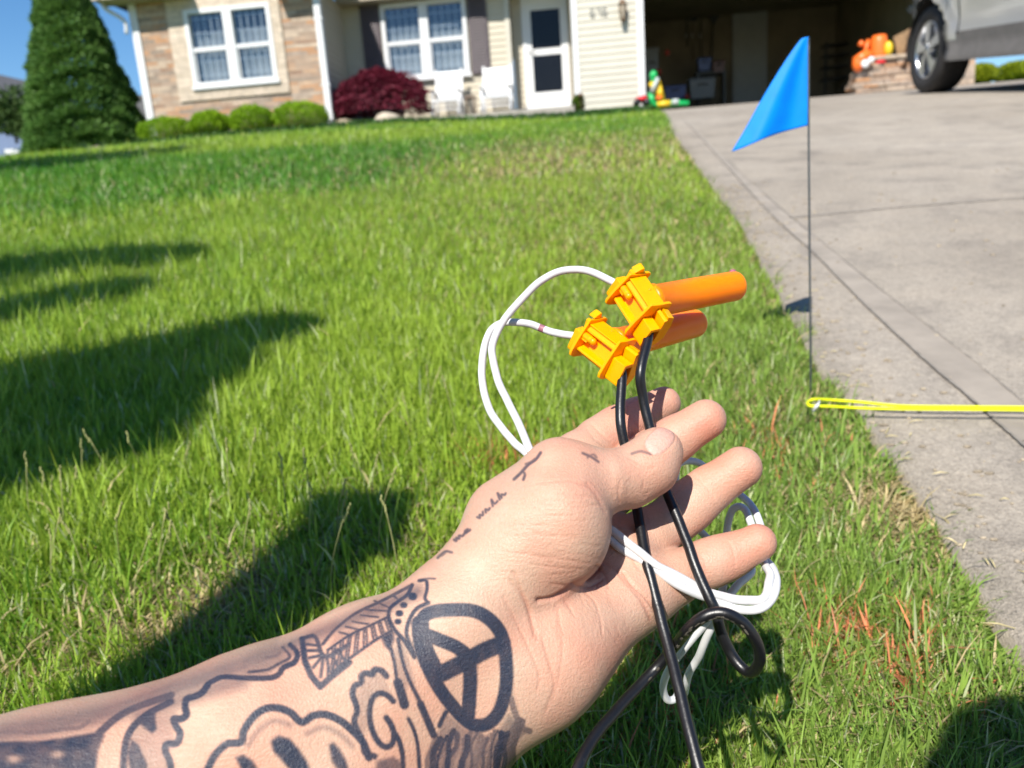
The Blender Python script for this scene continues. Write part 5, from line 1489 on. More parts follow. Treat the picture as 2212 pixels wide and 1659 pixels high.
# ------------------------------------------------------------------ parked car
CARM, nt_, b_ = new_mat("silver_car_paint")
v_ = objvec(nt_); n_ = noise(nt_, 500, 2, .5, v_); r_ = ramp(nt_, n_.outputs[0], [(.4, (.60, .59, .58)), (.6, (.72, .71, .70))])
nt_.links.new(r_.outputs[0], b_.inputs["Base Color"]); setin(b_, Metallic=.6, Roughness=.30, Coat_Weight=.8, Coat_Roughness=.05)
M_CLAD = plain("grey_car_cladding", (.20, .185, .175), .55, .15, 9, bmp=.1)
M_TYRE = plain("tyre_rubber", (.022, .020, .020), .75, .25, 30, bmp=.3, bscale=120)
M_RIM = plain("alloy_rim", (.55, .56, .58), .28, .08, 20, metal=.9)
M_WELL = plain("wheel_well", (.012, .012, .012), .9)
def build_car():
    c = at(1999, 126, 7.4)                    # hub of the far wheel, on the side that faces the camera
    Yw = 7.4; g = float(gz(c[0], Yw))+.012
    Rw = .365; XS = c[0]-.02
    print("car hub z", c[2], "ground", g, "x", c[0])
    root = empty("parked_car", (XS+.92, Yw-1.3, g)); tag(root, "silver crossover car with grey lower cladding parked on the driveway", "car")
    WB = 2.7; sl = (float(gz(c[0], Yw))-float(gz(c[0], Yw-WB)))/WB
    def Gd(y, z): return z+g+(y-Yw)*sl         # body follows the slope of the drive
    front = Yw+.86; rear = Yw-WB-.92
    st = np.linspace(0, 1, 74)
    ys_ = rear+(front-rear)*st
    Wd = 1.86
    def top(y):
        f = (y-Yw)
        pts = [(-3.62, .95), (-3.5, 1.15), (-3.25, 1.52), (-2.6, 1.66), (-1.5, 1.68), (-.9, 1.60), (-.25, 1.18), (0, 1.12), (.5, 1.02), (.78, .88), (.86, .72)]
        return float(np.interp(f, [p[0] for p in pts], [p[1] for p in pts]))
    def inset(y):
        f = y-Yw
        return float(np.interp(f, [-3.62, -3.5, -3.1, -2.6, .1, .5, .72, .86], [.42, .20, .05, 0, .0, .10, .26, .5]))
    rows = [.26, .30, .36, .42, .48, .54, .60, .68, .76, .84, .92, 1.0, 1.08]
    verts = []; nr = None
    for y in ys_:
        t = top(y); i = inset(y); sec = []
        for z in rows:
            zz = min(z, t-.06 if z > .7 else z)
            dx = .045*((.30-zz)/.1 if zz < .30 else 0)+.03*math.exp(-((zz-.36)/.08)**2)-.012*math.exp(-((zz-.86)/.05)**2)+.05*max(0, zz-.9)+.022*math.exp(-((zz-.58)/.10)**2)
            # arches stand proud
            for yc in (Yw, Yw-WB):
                rr_ = math.hypot(y-yc, zz-Rw)
                dx -= .03*math.exp(-((rr_-.46)/.06)**2)
            sec.append((i+dx, zz))
        if t > 1.12:
            for k in (1, 2, 3, 4): q = k/4; sec.append((i+.05*.2+.02+.26*q**1.3*(t-1.08)/.6, 1.08+(t-1.08)*q))
        else:
            for k in (1, 2, 3, 4): q = k/4; sec.append((i+.04+.12*q, min(1.08, t-.06)+(t-min(1.08, t-.06))*q))
        for k in (1, 2, 3): sec.append((sec[-1][0]+(Wd/2-sec[-1][0])*.33*k if k < 3 else Wd/2, t+.02*k/3))
        nr = len(sec)
        verts.append(sec)
    L = []
    for y, sec in zip(ys_, verts):
        for (dx, z) in sec: L.append((XS+dx, y, Gd(y, z)))
        for (dx, z) in sec[-2::-1]: L.append((XS+Wd-dx, y, Gd(y, z)))
    per = 2*nr-1; L = np.array(L)
    loc = np.array([(y, z) for y, sec in zip(ys_, verts) for (dx, z) in sec+sec[-2::-1]])
    arch = .425
    for yc in (Yw, Yw-WB):
        d = loc-np.array([yc, Rw+.01]); rr_ = np.hypot(d[:, 0], d[:, 1])
        m = (rr_ < arch+.045) & (rr_ > arch-.06)
        s = arch/rr_[m]; nl = np.array([yc, Rw+.01])+d[m]*s[:, None]
        loc[m] = nl; L[m, 1] = nl[:, 0]; L[m, 2] = [Gd(a, b) for a, b in nl]
    body, clad, glass = MB(), MB(), MB()
    body.v = [tuple(p) for p in L]; clad.v = list(body.v); glass.v = list(body.v)
    for i in range(len(ys_)-1):
        for k in range(per-1):
            q = (i*per+k, (i+1)*per+k, (i+1)*per+k+1, i*per+k+1)
            cy, cz = loc[list(q)].mean(0)
            kk = min(k, per-2-k)
            if kk < 12 and min(math.hypot(cy-Yw, cz-Rw-.01), math.hypot(cy-Yw+WB, cz-Rw-.01)) < arch-.004: continue
            ringd = min(math.hypot(cy-Yw, cz-Rw-.01), math.hypot(cy-Yw+WB, cz-Rw-.01))
            t = top(cy)
            lowline = .50-.10*np.clip((cy-(Yw-1.0))/.9, 0, 1) if cy < Yw else .42
            tgt = clad if (cz < lowline and kk < 8) else (glass if (12 <= kk <= 15 and t > 1.3 and 1.12 < cz < t-.05 and cy < Yw-.75 and cy > rear+.35) else body)
            tgt.f.append(q); tgt.sm.append(True)
    body.build("body", CARM, root); clad.build("cladding", M_CLAD, root); glass.build("side_window", plain("tinted_glass", (.02, .022, .025), .05, .1, spec=.8), root)
    m = MB(); m.box((XS+.30, rear+.3, Gd(Yw, .30)-.25), (XS+Wd-.30, front-.3, Gd(Yw, .34))); 
    v = []
    m = MB()
    for y in (rear+.25, front-.2):
        for x in (XS+.12, XS+Wd-.12):
            for z in (.27, .5): v.append((x, y, Gd(y, z)))
    m.add(v, [(0, 1, 3, 2), (4, 6, 7, 5), (0, 4, 5, 1), (2, 3, 7, 6), (0, 2, 6, 4), (1, 5, 7, 3)]); m.build("underbody", M_WELL, root)
    for yc in (Yw, Yw-WB):
        for side in (0, 1):
            x = XS+.03 if side == 0 else XS+Wd-.03; sg = 1 if side == 0 else -1
            C0 = np.array([x, yc, Gd(yc, Rw)])
            M = lambda q, C0=C0, sg=sg: C0+np.array([sg*q[2], q[0], q[1]])
            we = empty("wheel", C0); we.parent = root; we.matrix_parent_inverse = Matrix.Translation(-Vector(root.location))
            def wb(mb, nm, mat):
                o = mesh_obj(nm, mb.v, mb.f, mat); o.data.polygons.foreach_set("use_smooth", mb.sm); o.parent = we
                o.matrix_parent_inverse = Matrix.Translation(-Vector(C0)); return o
            t = MB(); t.lathe([(.235, .0), (.25, -.012), (.30, -.02), (.345, -.004), (.362, .02), (.365, .06), (.365, .17), (.35, .22), (.25, .23)], 48, M); wb(t, "tyre", M_TYRE)
            t = MB(); t.lathe([(.237, .002), (.228, -.006), (.222, .01), (.215, .06), (.20, .10), (.05, .10), (.01, .10)], 40, M)
            t.lathe([(.01, -.012), (.035, -.012), (.05, .0), (.055, .05)], 20, M)
            for k in range(5):
                a = 2*math.pi*k/5+.3
                for da in (-.13, .13):
                    p0 = np.array([.04*math.cos(a), .04*math.sin(a), .004]); p1 = np.array([.225*math.cos(a+da), .225*math.sin(a+da), .0])
                    u_ = (p1-p0); n2 = np.array([-u_[1], u_[0], 0]); n2 /= np.linalg.norm(n2)
                    w0, w1 = .018, .024
                    q = [p0-n2*w0, p0+n2*w0, p1+n2*w1, p1-n2*w1]; lowq = [p+np.array([0, 0, .035]) for p in q]
                    q = [p-np.array([0, 0, .012*(1 if i in (0, 1) else 0)]) for i, p in enumerate(q)]
                    t.add([M(p) for p in q+lowq], [(0, 1, 2, 3), (0, 4, 5, 1), (1, 5, 6, 2), (2, 6, 7, 3), (3, 7, 4, 0)])
            wb(t, "rim", M_RIM)
            t = MB(); t.lathe([(.2, .105), (.01, .105)], 24, M); wb(t, "brake_disc", M_CLAD)
        # wheel well
        for xa, sg in ((XS, 1), (XS+Wd, -1)):
            w = MB(); ar = [(math.cos(math.pi*(k/20*1.12-.06))*(arch-.005), math.sin(math.pi*(k/20*1.12-.06))*(arch-.005)) for k in range(21)]; v = [(xa+sg*d, yc+a, Gd(yc+a, Rw+b)) for d in (.03, .30) for a, b in ar]
            w.add(v+[(xa+sg*.30, yc, Gd(yc, Rw-.05))], [(k, k+1, k+22, k+21) for k in range(20)]+[(21+k, 22+k, 42) for k in range(20)]); w.build("wheel_well", M_WELL, root)
    # door gaps, mirrors, lamps
    def sidex(y, z): return XS+inset(y)+.022*math.exp(-((z-.58)/.10)**2)-.012*math.exp(-((z-.86)/.05)**2)-.004
    for yy in (Yw-.62, Yw-1.72):
        m = MB(); m.tube([(sidex(yy, z)+.0015, yy+.03*math.sin(z*3), Gd(yy, z)) for z in np.linspace(.46, 1.06, 12)], .004, 5); m.build("door_gap", M_WELL, root)
    for yy in (Yw-1.45, Yw-2.45):
        m = MB(); m.tube([(sidex(yy, .95)+.01, yy-.1, Gd(yy, .95)), (sidex(yy, .95)-.02, yy-.06, Gd(yy, .955)), (sidex(yy, .95)-.02, yy+.06, Gd(yy, .955)), (sidex(yy, .95)+.01, yy+.1, Gd(yy, .95))], .012, 8); m.build("door_handle", CARM, root)
    for x, sg in ((XS, -1), (XS+Wd, 1)):
        m = MB(); m.ellipsoid((x+sg*.10, Yw-.72, Gd(Yw-.72, 1.14)), (.11, .06, .075)); m.build("mirror", CARM, root)
    for x in (XS+.30, XS+Wd-.30):
        m = MB(); m.ellipsoid((x, front-.12, Gd(front, .74)), (.16, .09, .06)); m.build("headlight", M_GLASS, root)
        m = MB(); m.ellipsoid((x, rear+.10, Gd(rear, .98)), (.14, .06, .08)); m.build("tail_light", T_RED, root)
build_car()
def wheelie_bin():
    Y = 13.5; root = gbox("rubbish_bin", 2051, 142, 2086, 186, Y, .5, plain("dark_teal_plastic", (.035, .075, .085), .45, .1), "dark teal rubbish bin standing beyond the car's front wheel", "bin")
wheelie_bin()

# ------------------------------------------------------------------ marking flag and yellow line
def flag():
    base = ghit(1752, 866); d0 = float((base-EYE)@FW); dt = d0*.985
    root = empty("marking_flag", base); tag(root, "bright blue pennant marking flag on a thin steel wire stuck in the lawn edge", "flag")
    m = MB()
    pts = catmull([base-np.array([0, 0, .03]), W(1751, 780, d0*.998), W(1749, 550, d0*.994), W(1747, 300, d0*.988), W(1747, 82, dt)], 8)
    m.tube(pts, .0013, 8); m.build("wire_stake", plain("dull_steel_wire", (.045, .055, .058), .5, .2, 90, metal=.4), root)
    tip = np.array([1580, 328.]); left = [(1746.5, 80), (1739, 80.5), (1728, 87), (1694, 134.6), (1647, 211), (1611, 276), (1580, 328)]
    Lc = np.array([q[:2] for q in catmull([(*p, 0) for p in left], 8)])
    nR, nS = 36, 30; V = []; al = np.linspace(0, 1, nR)
    seg = np.r_[0, np.cumsum(np.linalg.norm(np.diff(Lc, axis=0), axis=1))]; seg /= seg[-1]
    for r_ in al:
        lp = np.array([np.interp(r_, seg, Lc[:, 0]), np.interp(r_, seg, Lc[:, 1])]); pp = np.array([1747-.6*r_, 80+191*r_])
        for j in range(nS):
            s = j/(nS-1)
            p = pp+(lp-pp)*s
            if r_ > .0: p = p+np.array([0, -4.5*math.sin(math.pi*min(1, s*1.15))*r_**8])
            fold = r_*(.007*math.sin(s*7.2-.5)*math.exp(-((s-.35)/.4)**2)+.006*math.sin(s*4+2))
            V.append(W(p[0], p[1], d0+(dt-d0)*(1-r_)-.001+fold*.9+.018*s*r_))
    F = [(i*nS+j, i*nS+j+1, (i+1)*nS+j+1, (i+1)*nS+j) for i in range(nR-1) for j in range(nS-1)]
    mt, nt, b = new_mat("blue_flag_film")
    cc = 0; n = noise(nt, 40, 2, .5, objvec(nt)); r = ramp(nt, n.outputs[0], [(.3, (0, .27, .88)), (.7, (0, .31, .96))])
    nt.links.new(r.outputs[0], b.inputs["Base Color"]); setin(b, Roughness=.5, Specular_IOR_Level=.2)
    tr = nt.nodes.new("ShaderNodeBsdfTranslucent"); tr.inputs[0].default_value = (0, .38, 1, 1); mx = nt.nodes.new("ShaderNodeMixShader"); mx.inputs[0].default_value = .3
    nt.links.new(b.outputs[0], mx.inputs[1]); nt.links.new(tr.outputs[0], mx.inputs[2]); nt.links.new(mx.outputs[0], nt.nodes["Material Output"].inputs[0])
    o = mesh_obj("pennant", V, F, mt, root, True)
    so = o.modifiers.new("film", 'SOLIDIFY'); so.thickness = .0003
    # line tied to the stake
    M_Y = plain("fluorescent_yellow_line", (.80, .86, .0), .6, .12, 500, bmp=.5, bscale=900)
    root = empty("string_line", base); tag(root, "fluorescent yellow doubled string tied low on the flag wire and stretched over the drive", "string")
    db = d0*.985
    a = [(2330, 884, db*1.02), (2212, 880, db*1.015), (2080, 879, db*1.01), (1946, 877, db), (1857, 868.5, db), (1793, 864, db), (1760, 862.5, db), (1747, 867, db*.995), (1745, 873, db*.99), (1755, 877.5, db*.985), (1793, 878, db*.985), (1857, 881.5, db*.985), (1946, 883.5, db*.99), (2080, 884.5, db), (2212, 886, db*1.005), (2330, 889, db*1.01)]
    a = [(u, v, float((ghit(u, v)-EYE)@FW)*((.925 if i < 8 else .915) if 5 < i < 11 else (.94 if i < 8 else .93))) for i, (u, v, _) in enumerate(a)]
    m = MB(); m.tube(catmull([W(*p) for p in a], 8), .0017, 10); m.build("cord", M_Y, root)
    m = MB(); m.tube(catmull([W(1770, 866, db*.9), W(1768, 872, db*.895), W(1762, 880, db*.895), W(1757, 888, db*.9)], 4), [.001]*5+[.002]*4+[.0016]*4, 8); m.build("knot_tail", M_WHITEW, root)
    p = W(1583, 590, 1.35); q = ghit(1583, 600); m = MB()
    m.tube([q, (p+q)/2, p], .0012, 6); root = empty("pink_marker", q); tag(root, "tiny magenta marker tip in the grass behind the orange tube", "marker"); m.build("stem", M_BLACKW, root)
    m = MB(); m.ellipsoid(p, (.006, .004, .006)); m.build("tip", P_("magenta_plastic", (.55, .02, .25)), root)
flag()
# ------------------------------------------------------------------ vegetation and the far neighbours
def leaf_mat(name, transl=.3, rough=.6):
    m, nt, b = new_mat(name)
    vc = node(nt, "ShaderNodeVertexColor", layer_name="tint"); nt.links.new(vc.outputs[0], b.inputs["Base Color"]); setin(b, Roughness=rough, Specular_IOR_Level=.25)
    tr = nt.nodes.new("ShaderNodeBsdfTranslucent"); nt.links.new(vc.outputs[0], tr.inputs[0]); mx = nt.nodes.new("ShaderNodeMixShader"); mx.inputs[0].default_value = transl
    nt.links.new(b.outputs[0], mx.inputs[1]); nt.links.new(tr.outputs[0], mx.inputs[2]); nt.links.new(mx.outputs[0], nt.nodes["Material Output"].inputs[0])
    return m
M_LEAF = leaf_mat("leaves")
def leaves(name, P, D, size, col, var, parent, seed=0, aspect=2.2):
    """one crown: small pointed leaf faces at P, growing along D"""
    r = np.random.RandomState(seed); n = len(P)
    D = D/np.linalg.norm(D, axis=1)[:, None]
    A = np.cross(D, r.randn(n, 3)); A /= np.linalg.norm(A, axis=1)[:, None]
    s = size*(.6+.8*r.rand(n))[:, None]
    V = np.stack([P-D*s*.5, P+A*s/aspect*.5, P+D*s*.55, P-A*s/aspect*.5], 1).reshape(-1, 3)
    F = np.arange(4*n).reshape(-1, 4)
    o = fast_mesh(name, V, F, M_LEAF, parent, False)
    c = np.array(col[0])+(np.array(col[1])-np.array(col[0]))*np.clip(vnoise(P+70, 2.6, seed)*.7+.3*r.rand(n)+.25*r.randn(n)*.4, 0, 1)[:, None]
    c = c*(1-var+2*var*r.rand(n)[:, None])
    set_col(o, "tint", np.repeat(c, 4, 0))
    return o
def rnd_dir(r, n):
    d = r.randn(n, 3); return d/np.linalg.norm(d, axis=1)[:, None]
BARK = plain("bark", (.10, .07, .05), .9, .3, 20, bmp=.6, bscale=60)
def conifer(px, Y, vb, H, Rb, n, label, seed, name="conifer_tree", leaf=.075):
    b = at(px, vb, Y); root = empty(name, b); tag(root, label, "tree")
    m = MB(); m.tube([b-np.array([0, 0, .2]), b+np.array([0, 0, H*.5]), b+np.array([0, 0, H*.96])], [.09, .05, .01], 10); m.build("trunk", BARK, root)
    r = np.random.RandomState(seed)
    t = 1-np.sqrt(r.rand(n)); t = t*.985
    ph = r.uniform(0, 2*np.pi, n)
    layer = np.sin(t*70+3*np.sin(ph*2)+ph)*.5+.5
    rr = Rb*(1-t)**.93*(.45+.55*r.rand(n)**.3)*(.82+.2*vnoise(np.stack([np.cos(ph)*2+9, np.sin(ph)*2+9, t*14+5], -1), 1.8, seed))
    rr *= .96+.06*layer
    P = b+np.stack([rr*np.cos(ph), rr*np.sin(ph), t*H+.05-.10*layer*(1-t)], -1)
    D = np.stack([np.cos(ph), np.sin(ph), .25+.5*r.randn(n)*.5], -1)+.45*r.randn(n, 3)
    leaves("crown", P, D, leaf, ((.06, .15, .03), (.16, .29, .06)), .3, root, seed, 2.4)
conifer(201, 14.8, 330, 4.35, 1.34, 95000, "tall dense green conifer standing on the lawn left of the stone bay", 5)
def round_shrub(u0, u1, v0, v1, Y, cols, n, leaf, label, cat, name, seed, group=None, droop=False):
    c = (at((u0+u1)/2, v1, Y)+at((u0+u1)/2, v0, Y))/2; rx = abs(X(u1, v1, Y)-X(u0, v1, Y))/2; rz = abs(Z(u0, v0, Y)-Z(u0, v1, Y))/2
    base = np.array([c[0], Y, c[2]-rz]); root = empty(name, base); tag(root, label, cat, group)
    m = MB()
    for k in range(5):
        a = k*1.256+seed; m.tube([base-np.array([0, 0, .15]), base+np.array([.12*math.cos(a), .1*math.sin(a), rz*.6]), c+np.array([.45*rx*math.cos(a), .3*rx*math.sin(a), rz*.35])], [.022, .016, .006], 6)
    m.build("stems", BARK, root)
    r = np.random.RandomState(seed); d = rnd_dir(r, n)
    q = (.62+.40*r.rand(n)**.5)*(.86+.22*vnoise(d*2.2+8, 1.6, seed))
    if droop:
        d[:, 2] = np.where(d[:, 2] < -.25, -d[:, 2], d[:, 2]); q *= .90+.18*vnoise(d*7+8, 1.5, seed+1)
        P = c-np.array([0, 0, .30*rz])+d*q[:, None]*np.array([rx, min(rx, .75), 1.38*rz])
    else: P = c+d*q[:, None]*np.array([rx, min(rx, .75), rz])
    P[:, 2] = np.maximum(P[:, 2], base[2]+(.02 if not droop else .10))
    D = d+.5*r.randn(n, 3)+(np.array([0, 0, -.5]) if droop else np.array([0, 0, .4]))
    leaves("foliage", P, D, leaf, cols, .28, root, seed)
SG = ((.13, .28, .008), (.30, .46, .015))
for i, (u0, u1, v0, v1, lab) in enumerate(((304, 418, 252, 312, "clipped round green shrub under the bay, nearest the tall conifer"), (416, 497, 238, 296, "clipped round green shrub under the bay, second from the conifer, the smallest"),
        (496, 592, 227, 292, "clipped round green shrub under the bay, second from the white downspout"), (592, 709, 219, 284, "clipped round green shrub under the bay, next to the white downspout"))):
    round_shrub(u0, u1, v0, v1, 13.3, SG, 9000, .035, lab, "shrub", "box_shrub", 20+i, "clipped shrubs in a row under the bay window")
round_shrub(716, 925, 155, 268, 14.35, ((.07, .007, .018), (.24, .025, .05)), 22000, .05, "dark red weeping maple shrub between the downspout and the porch", "shrub", "red_maple", 31, None, True)
round_shrub(2086, 2150, 138, 186, 15.0, ((.18, .26, .008), (.34, .36, .015)), 6000, .05, "yellow-green shrub seen under the car, next to the teal bin", "shrub", "golden_shrub", 41, "yellow-green shrubs beyond the driveway")
round_shrub(2146, 2240, 134, 180, 15.6, ((.16, .24, .008), (.30, .36, .015)), 7000, .05, "yellow-green shrub at the right edge of the photo behind the car", "shrub", "golden_shrub", 42, "yellow-green shrubs beyond the driveway")
round_shrub(1236, 1262, 205, 240, 14.2, ((.06, .12, .01), (.14, .22, .02)), 900, .05, "small leafy plant at the foot of the white corner board by the door", "plant", "garden_plant", 43)
def path_light():
    p = at(1334-0, 232, 14.2); u = 1256; a, b = at(u, 238, 14.1), at(u-2, 208, 14.1)
    root = empty("path_light", a); tag(root, "small dark path light stuck in the bed beside the garage siding", "path light")
    m = MB(); m.tube([a, b], .014, 8); m.build("stake", M_BRZ, root)
    m = MB(); m.lathe([(.01, .06), (.05, .03), (.055, .0), (.03, -.01), (.03, -.08), (.01, -.08)], 12, lambda q: b+q); m.build("lamp_head", M_BRZ, root)
path_light()
def low_bed(pts, n, h, seed):
    r = np.random.RandomState(seed); P = []
    for k in range(n):
        t = r.rand(); i = min(int(t*(len(pts)-1)), len(pts)-2); f = t*(len(pts)-1)-i
        p = np.array(pts[i])*(1-f)+np.array(pts[i+1])*f; x, y = p+r.randn(2)*np.array([.1, .16]); P.append((x, y, float(gz(x, y))+h*r.rand()))
    P = np.array(P); D = r.randn(n, 3)*.5+np.array([0, 0, 1])
    o = leaves("ground_cover", P, D, .06, ((.03, .08, .02), (.07, .16, .03)), .3, None, seed); tag(o, "taller uncut grass along the foot of the house", "grass", kind="stuff")
low_bed([(float(bx0)-1.2, 12.9), (float(bx1), 13.15), (float(gx0), 13.6), (float(gx1)-.1, 14.0)], 9000, .10, 3)

# broadleaf trees
def broad_tree(base, clumps, leaf, n_per, cols, label, name, seed, group=None, trunk_r=.08):
    root = empty(name, base); tag(root, label, "tree", group)
    base = np.array(base, float); m = MB()
    cc = np.mean([c for c, s in clumps], 0); fork = base+np.array([0, 0, .45*(cc[2]-base[2])])
    m.tube([base-np.array([0, 0, .2]), fork], [trunk_r, trunk_r*.75], 10)
    for c, s in clumps: m.tube(catmull([fork-np.array([0, 0, .05]), (fork+np.array(c))/2+np.array([0, 0, .1]), np.array(c)], 4), [trunk_r*.5]*4+[trunk_r*.3]*4+[trunk_r*.15], 7)
    m.build("trunk", BARK, root)
    r = np.random.RandomState(seed); PP = []; DD = []
    for c, s in clumps:
        n = int(n_per*max(.3, (s[0]*s[1]+s[0]*s[2]+s[1]*s[2])/3)); d = rnd_dir(r, n); q = r.rand(n)**.4*(.8+.35*vnoise(d*2+8, 1.7, seed))
        PP.append(np.array(c)+d*q[:, None]*np.array(s)); DD.append(d+.6*r.randn(n, 3))
    leaves("crown", np.concatenate(PP), np.concatenate(DD), leaf, cols, .3, root, seed, 1.7)
BG = ((.035, .075, .020), (.085, .14, .035))
def clump_at(u, v, Y, s): return (at(u, v, Y), s)
broad_tree(at(35, 300, 36), [clump_at(30, 225, 36, (1.0, 1, .9)), clump_at(62, 240, 36, (.9, 1, .7)), clump_at(10, 255, 36, (1.1, 1, .8)), clump_at(75, 275, 36, (1.1, 1, .8)), clump_at(40, 262, 36, (1.2, 1, .8))], .22, 900, BG, "distant leafy tree rising behind the blue neighbouring house", "broadleaf_tree", 61)
# unseen trees added out of frame, crown clumps placed up-sun to shade the lawn
def back(u, v, k): return ghit(u, v)-LDIR*k
def shade_clumps(segs, k, s, n):
    out = []
    for (a, b) in segs:
        A, B = ghit(*a), ghit(*b)
        for t in np.linspace(0, 1, n): out.append((A+(B-A)*t-LDIR*(k+.12*math.sin(5*t)), s))
    return out
c1 = shade_clumps([((-160, 905), (60, 850)), ((60, 850), (330, 790)), ((330, 790), (560, 735))], 3.0, (.13, .10, .07), 4)
c1 += shade_clumps([((-200, 1090), (260, 950)), ((-200, 1000), (200, 870)), ((200, 930), (420, 820))], 3.0, (.12, .10, .08), 4)
broad_tree((-2.4, -1.9, -.25), c1, .045, 10000, BG, "unseen broadleaf tree behind the photographer, its branches shaped to shade the lawn at left", "shade_tree", 71, "unseen trees shaped to shade the left of the lawn", .07)
c2 = shade_clumps([((-220, 625), (0, 590)), ((0, 590), (180, 575)), ((180, 580), (330, 572))], 3.6, (.17, .14, .08), 4)+shade_clumps([((-200, 740), (0, 700)), ((0, 700), (240, 645))], 3.6, (.12, .10, .05), 4)
broad_tree((-3.3, -1.6, -.3), c2, .05, 9000, BG, "smaller unseen broadleaf tree further left behind the photographer, shaped to shade the lawn", "shade_tree", 72, "unseen trees shaped to shade the left of the lawn", .07)
c3 = shade_clumps([((-320, 410), (-60, 372)), ((-60, 372), (120, 356)), ((120, 352), (240, 340))], 5.0, (.9, .5, .38), 4)
broad_tree((-9.5, 4.2, .2), c3, .12, 2600, BG, "unseen tall tree left of the frame, shaped to shade the lawn in front of the conifer", "shade_tree", 73, "unseen trees shaped to shade the left of the lawn", .12)

# neighbours
def neighbour():
    Y = 38; x0, x1 = X(-420, 300, Y), X(56, 290, Y); zb = Z(30, 350, Y)-1.2; ze = Z(54, 268, Y)
    pk = Z(-180, 130, Y); xm = X(-180, 130, Y)
    root = empty("blue_house", (x1, Y, zb)); tag(root, "blue-grey neighbouring house at the far left beyond the conifer", "house")
    mt = plain("shaded_blue_siding", (.15, .20, .33), .6, .05, 1)  # the blue also carries the bluish cast of shade on this wall
    m = MB(); m.add([(x0, Y, zb), (x1, Y, zb), (x1, Y, ze), (xm, Y, pk), (x0, Y, ze), (x0, Y+9, zb), (x1, Y+9, zb), (x1, Y+9, ze), (xm, Y+9, pk), (x0, Y+9, ze)],
                    [(0, 1, 2, 3, 4), (9, 8, 7, 6, 5), (1, 6, 7, 2), (0, 4, 9, 5)]); m.build("wall", mt, root)
    m = MB()
    for a, sg in ((x1, 1), (x0, -1)):
        e = a+sg*.35; zz = ze-.35*(pk-ze)/abs(x1-xm)
        m.add([(e, Y-.4, zz+.02), (xm, Y-.4, pk+.02), (xm, Y+9.4, pk+.02), (e, Y+9.4, zz+.02), (e, Y-.4, zz+.2), (xm, Y-.4, pk+.2), (xm, Y+9.4, pk+.2), (e, Y+9.4, zz+.2)], [(3, 2, 1, 0), (4, 5, 6, 7), (0, 1, 5, 4), (0, 4, 7, 3), (2, 3, 7, 6)])
    m.build("roof", M_SHINGLE, root)
    m = MB(); q0, q1 = at(27, 335, Y-1), at(64, 327, Y-1); m.box((q0[0], Y-1.5, q0[2]), (q1[0], Y-.5, q0[2]+.24), bevel=.02); m.build("porch_roof", M_TRIM, root)
    Y = 30; root = empty("grey_roofed_house", at(316, 240, Y)); tag(root, "grey roof of a far house showing between the conifer and the stone bay", "house")
    q = [at(285, 204, Y), at(345, 208, Y), at(360, 262, Y), at(270, 262, Y)]
    m = MB(); m.add([p for p in q]+[p+np.array([0, 4, 0]) for p in q], [(0, 3, 2, 1), (4, 5, 6, 7), (0, 1, 5, 4), (1, 2, 6, 5), (3, 0, 4, 7)]); m.build("roof", M_SHINGLE, root)
    q2 = at(316, 262, Y); m = MB(); m.box((q[3][0]+.2, Y+.3, q2[2]-3), (q[2][0]-.2, Y+3.8, q2[2])); m.build("wall", M_SIDING2, root)
neighbour()

# ------------------------------------------------------------------ added shadow post, phone and sleeve beside the photographer
def post():  # invented post out of view, added for the shadow band it throws on the grass
    tip = ghit(880, 1080); h = 1.05; hl = h/math.tan(R(SUN_EL)); d = LDIR[:2]/np.linalg.norm(LDIR[:2])
    x, y = tip[0]-d[0]*(hl+.02)-.02, tip[1]-d[1]*(hl+.02); zb = float(gz(x, y)); zt = tip[2]+h
    root = empty("shadow_post", (x, y, zb)); tag(root, "square wooden post standing in the grass behind the photographer's arm", "post")
    wood = plain("weathered_post", (.30, .25, .19), .9, .2, 12, bmp=.4, bscale=70)
    m = MB(); m.box((x-.045, y-.045, zb-.1), (x+.045, y+.045, zt-.06), bevel=.004); m.build("shaft", wood, root)
    m = MB(); m.box((x-.055, y-.055, zt-.06), (x+.055, y+.055, zt-.03), bevel=.004); m.add([(x-.05, y-.05, zt-.03), (x+.05, y-.05, zt-.03), (x+.05, y+.05, zt-.03), (x-.05, y+.05, zt-.03), (x, y, zt)], [(0, 1, 4), (1, 2, 4), (2, 3, 4), (3, 0, 4)]); m.build("post_cap", wood, root)
post()
def phone():
    M = lambda q: EYE+RT*q[0]+UP*q[1]-FW*q[2]
    root = empty("smartphone", M(np.array([.07, 0, .02]))); tag(root, "dark smartphone held level behind the point of view", "phone")
    m = MB(); m.box((.035, -.06, .012), (.20, .018, .021), M, bevel=.0035); m.build("case", P_("dark_phone_case", (.02, .02, .025)), root)
    m = MB(); m.box((.042, -.054, .0212), (.193, .012, .0220), M, bevel=.0003); m.build("screen", plain("phone_screen", (.02, .03, .04), .08, .1), root)
phone()
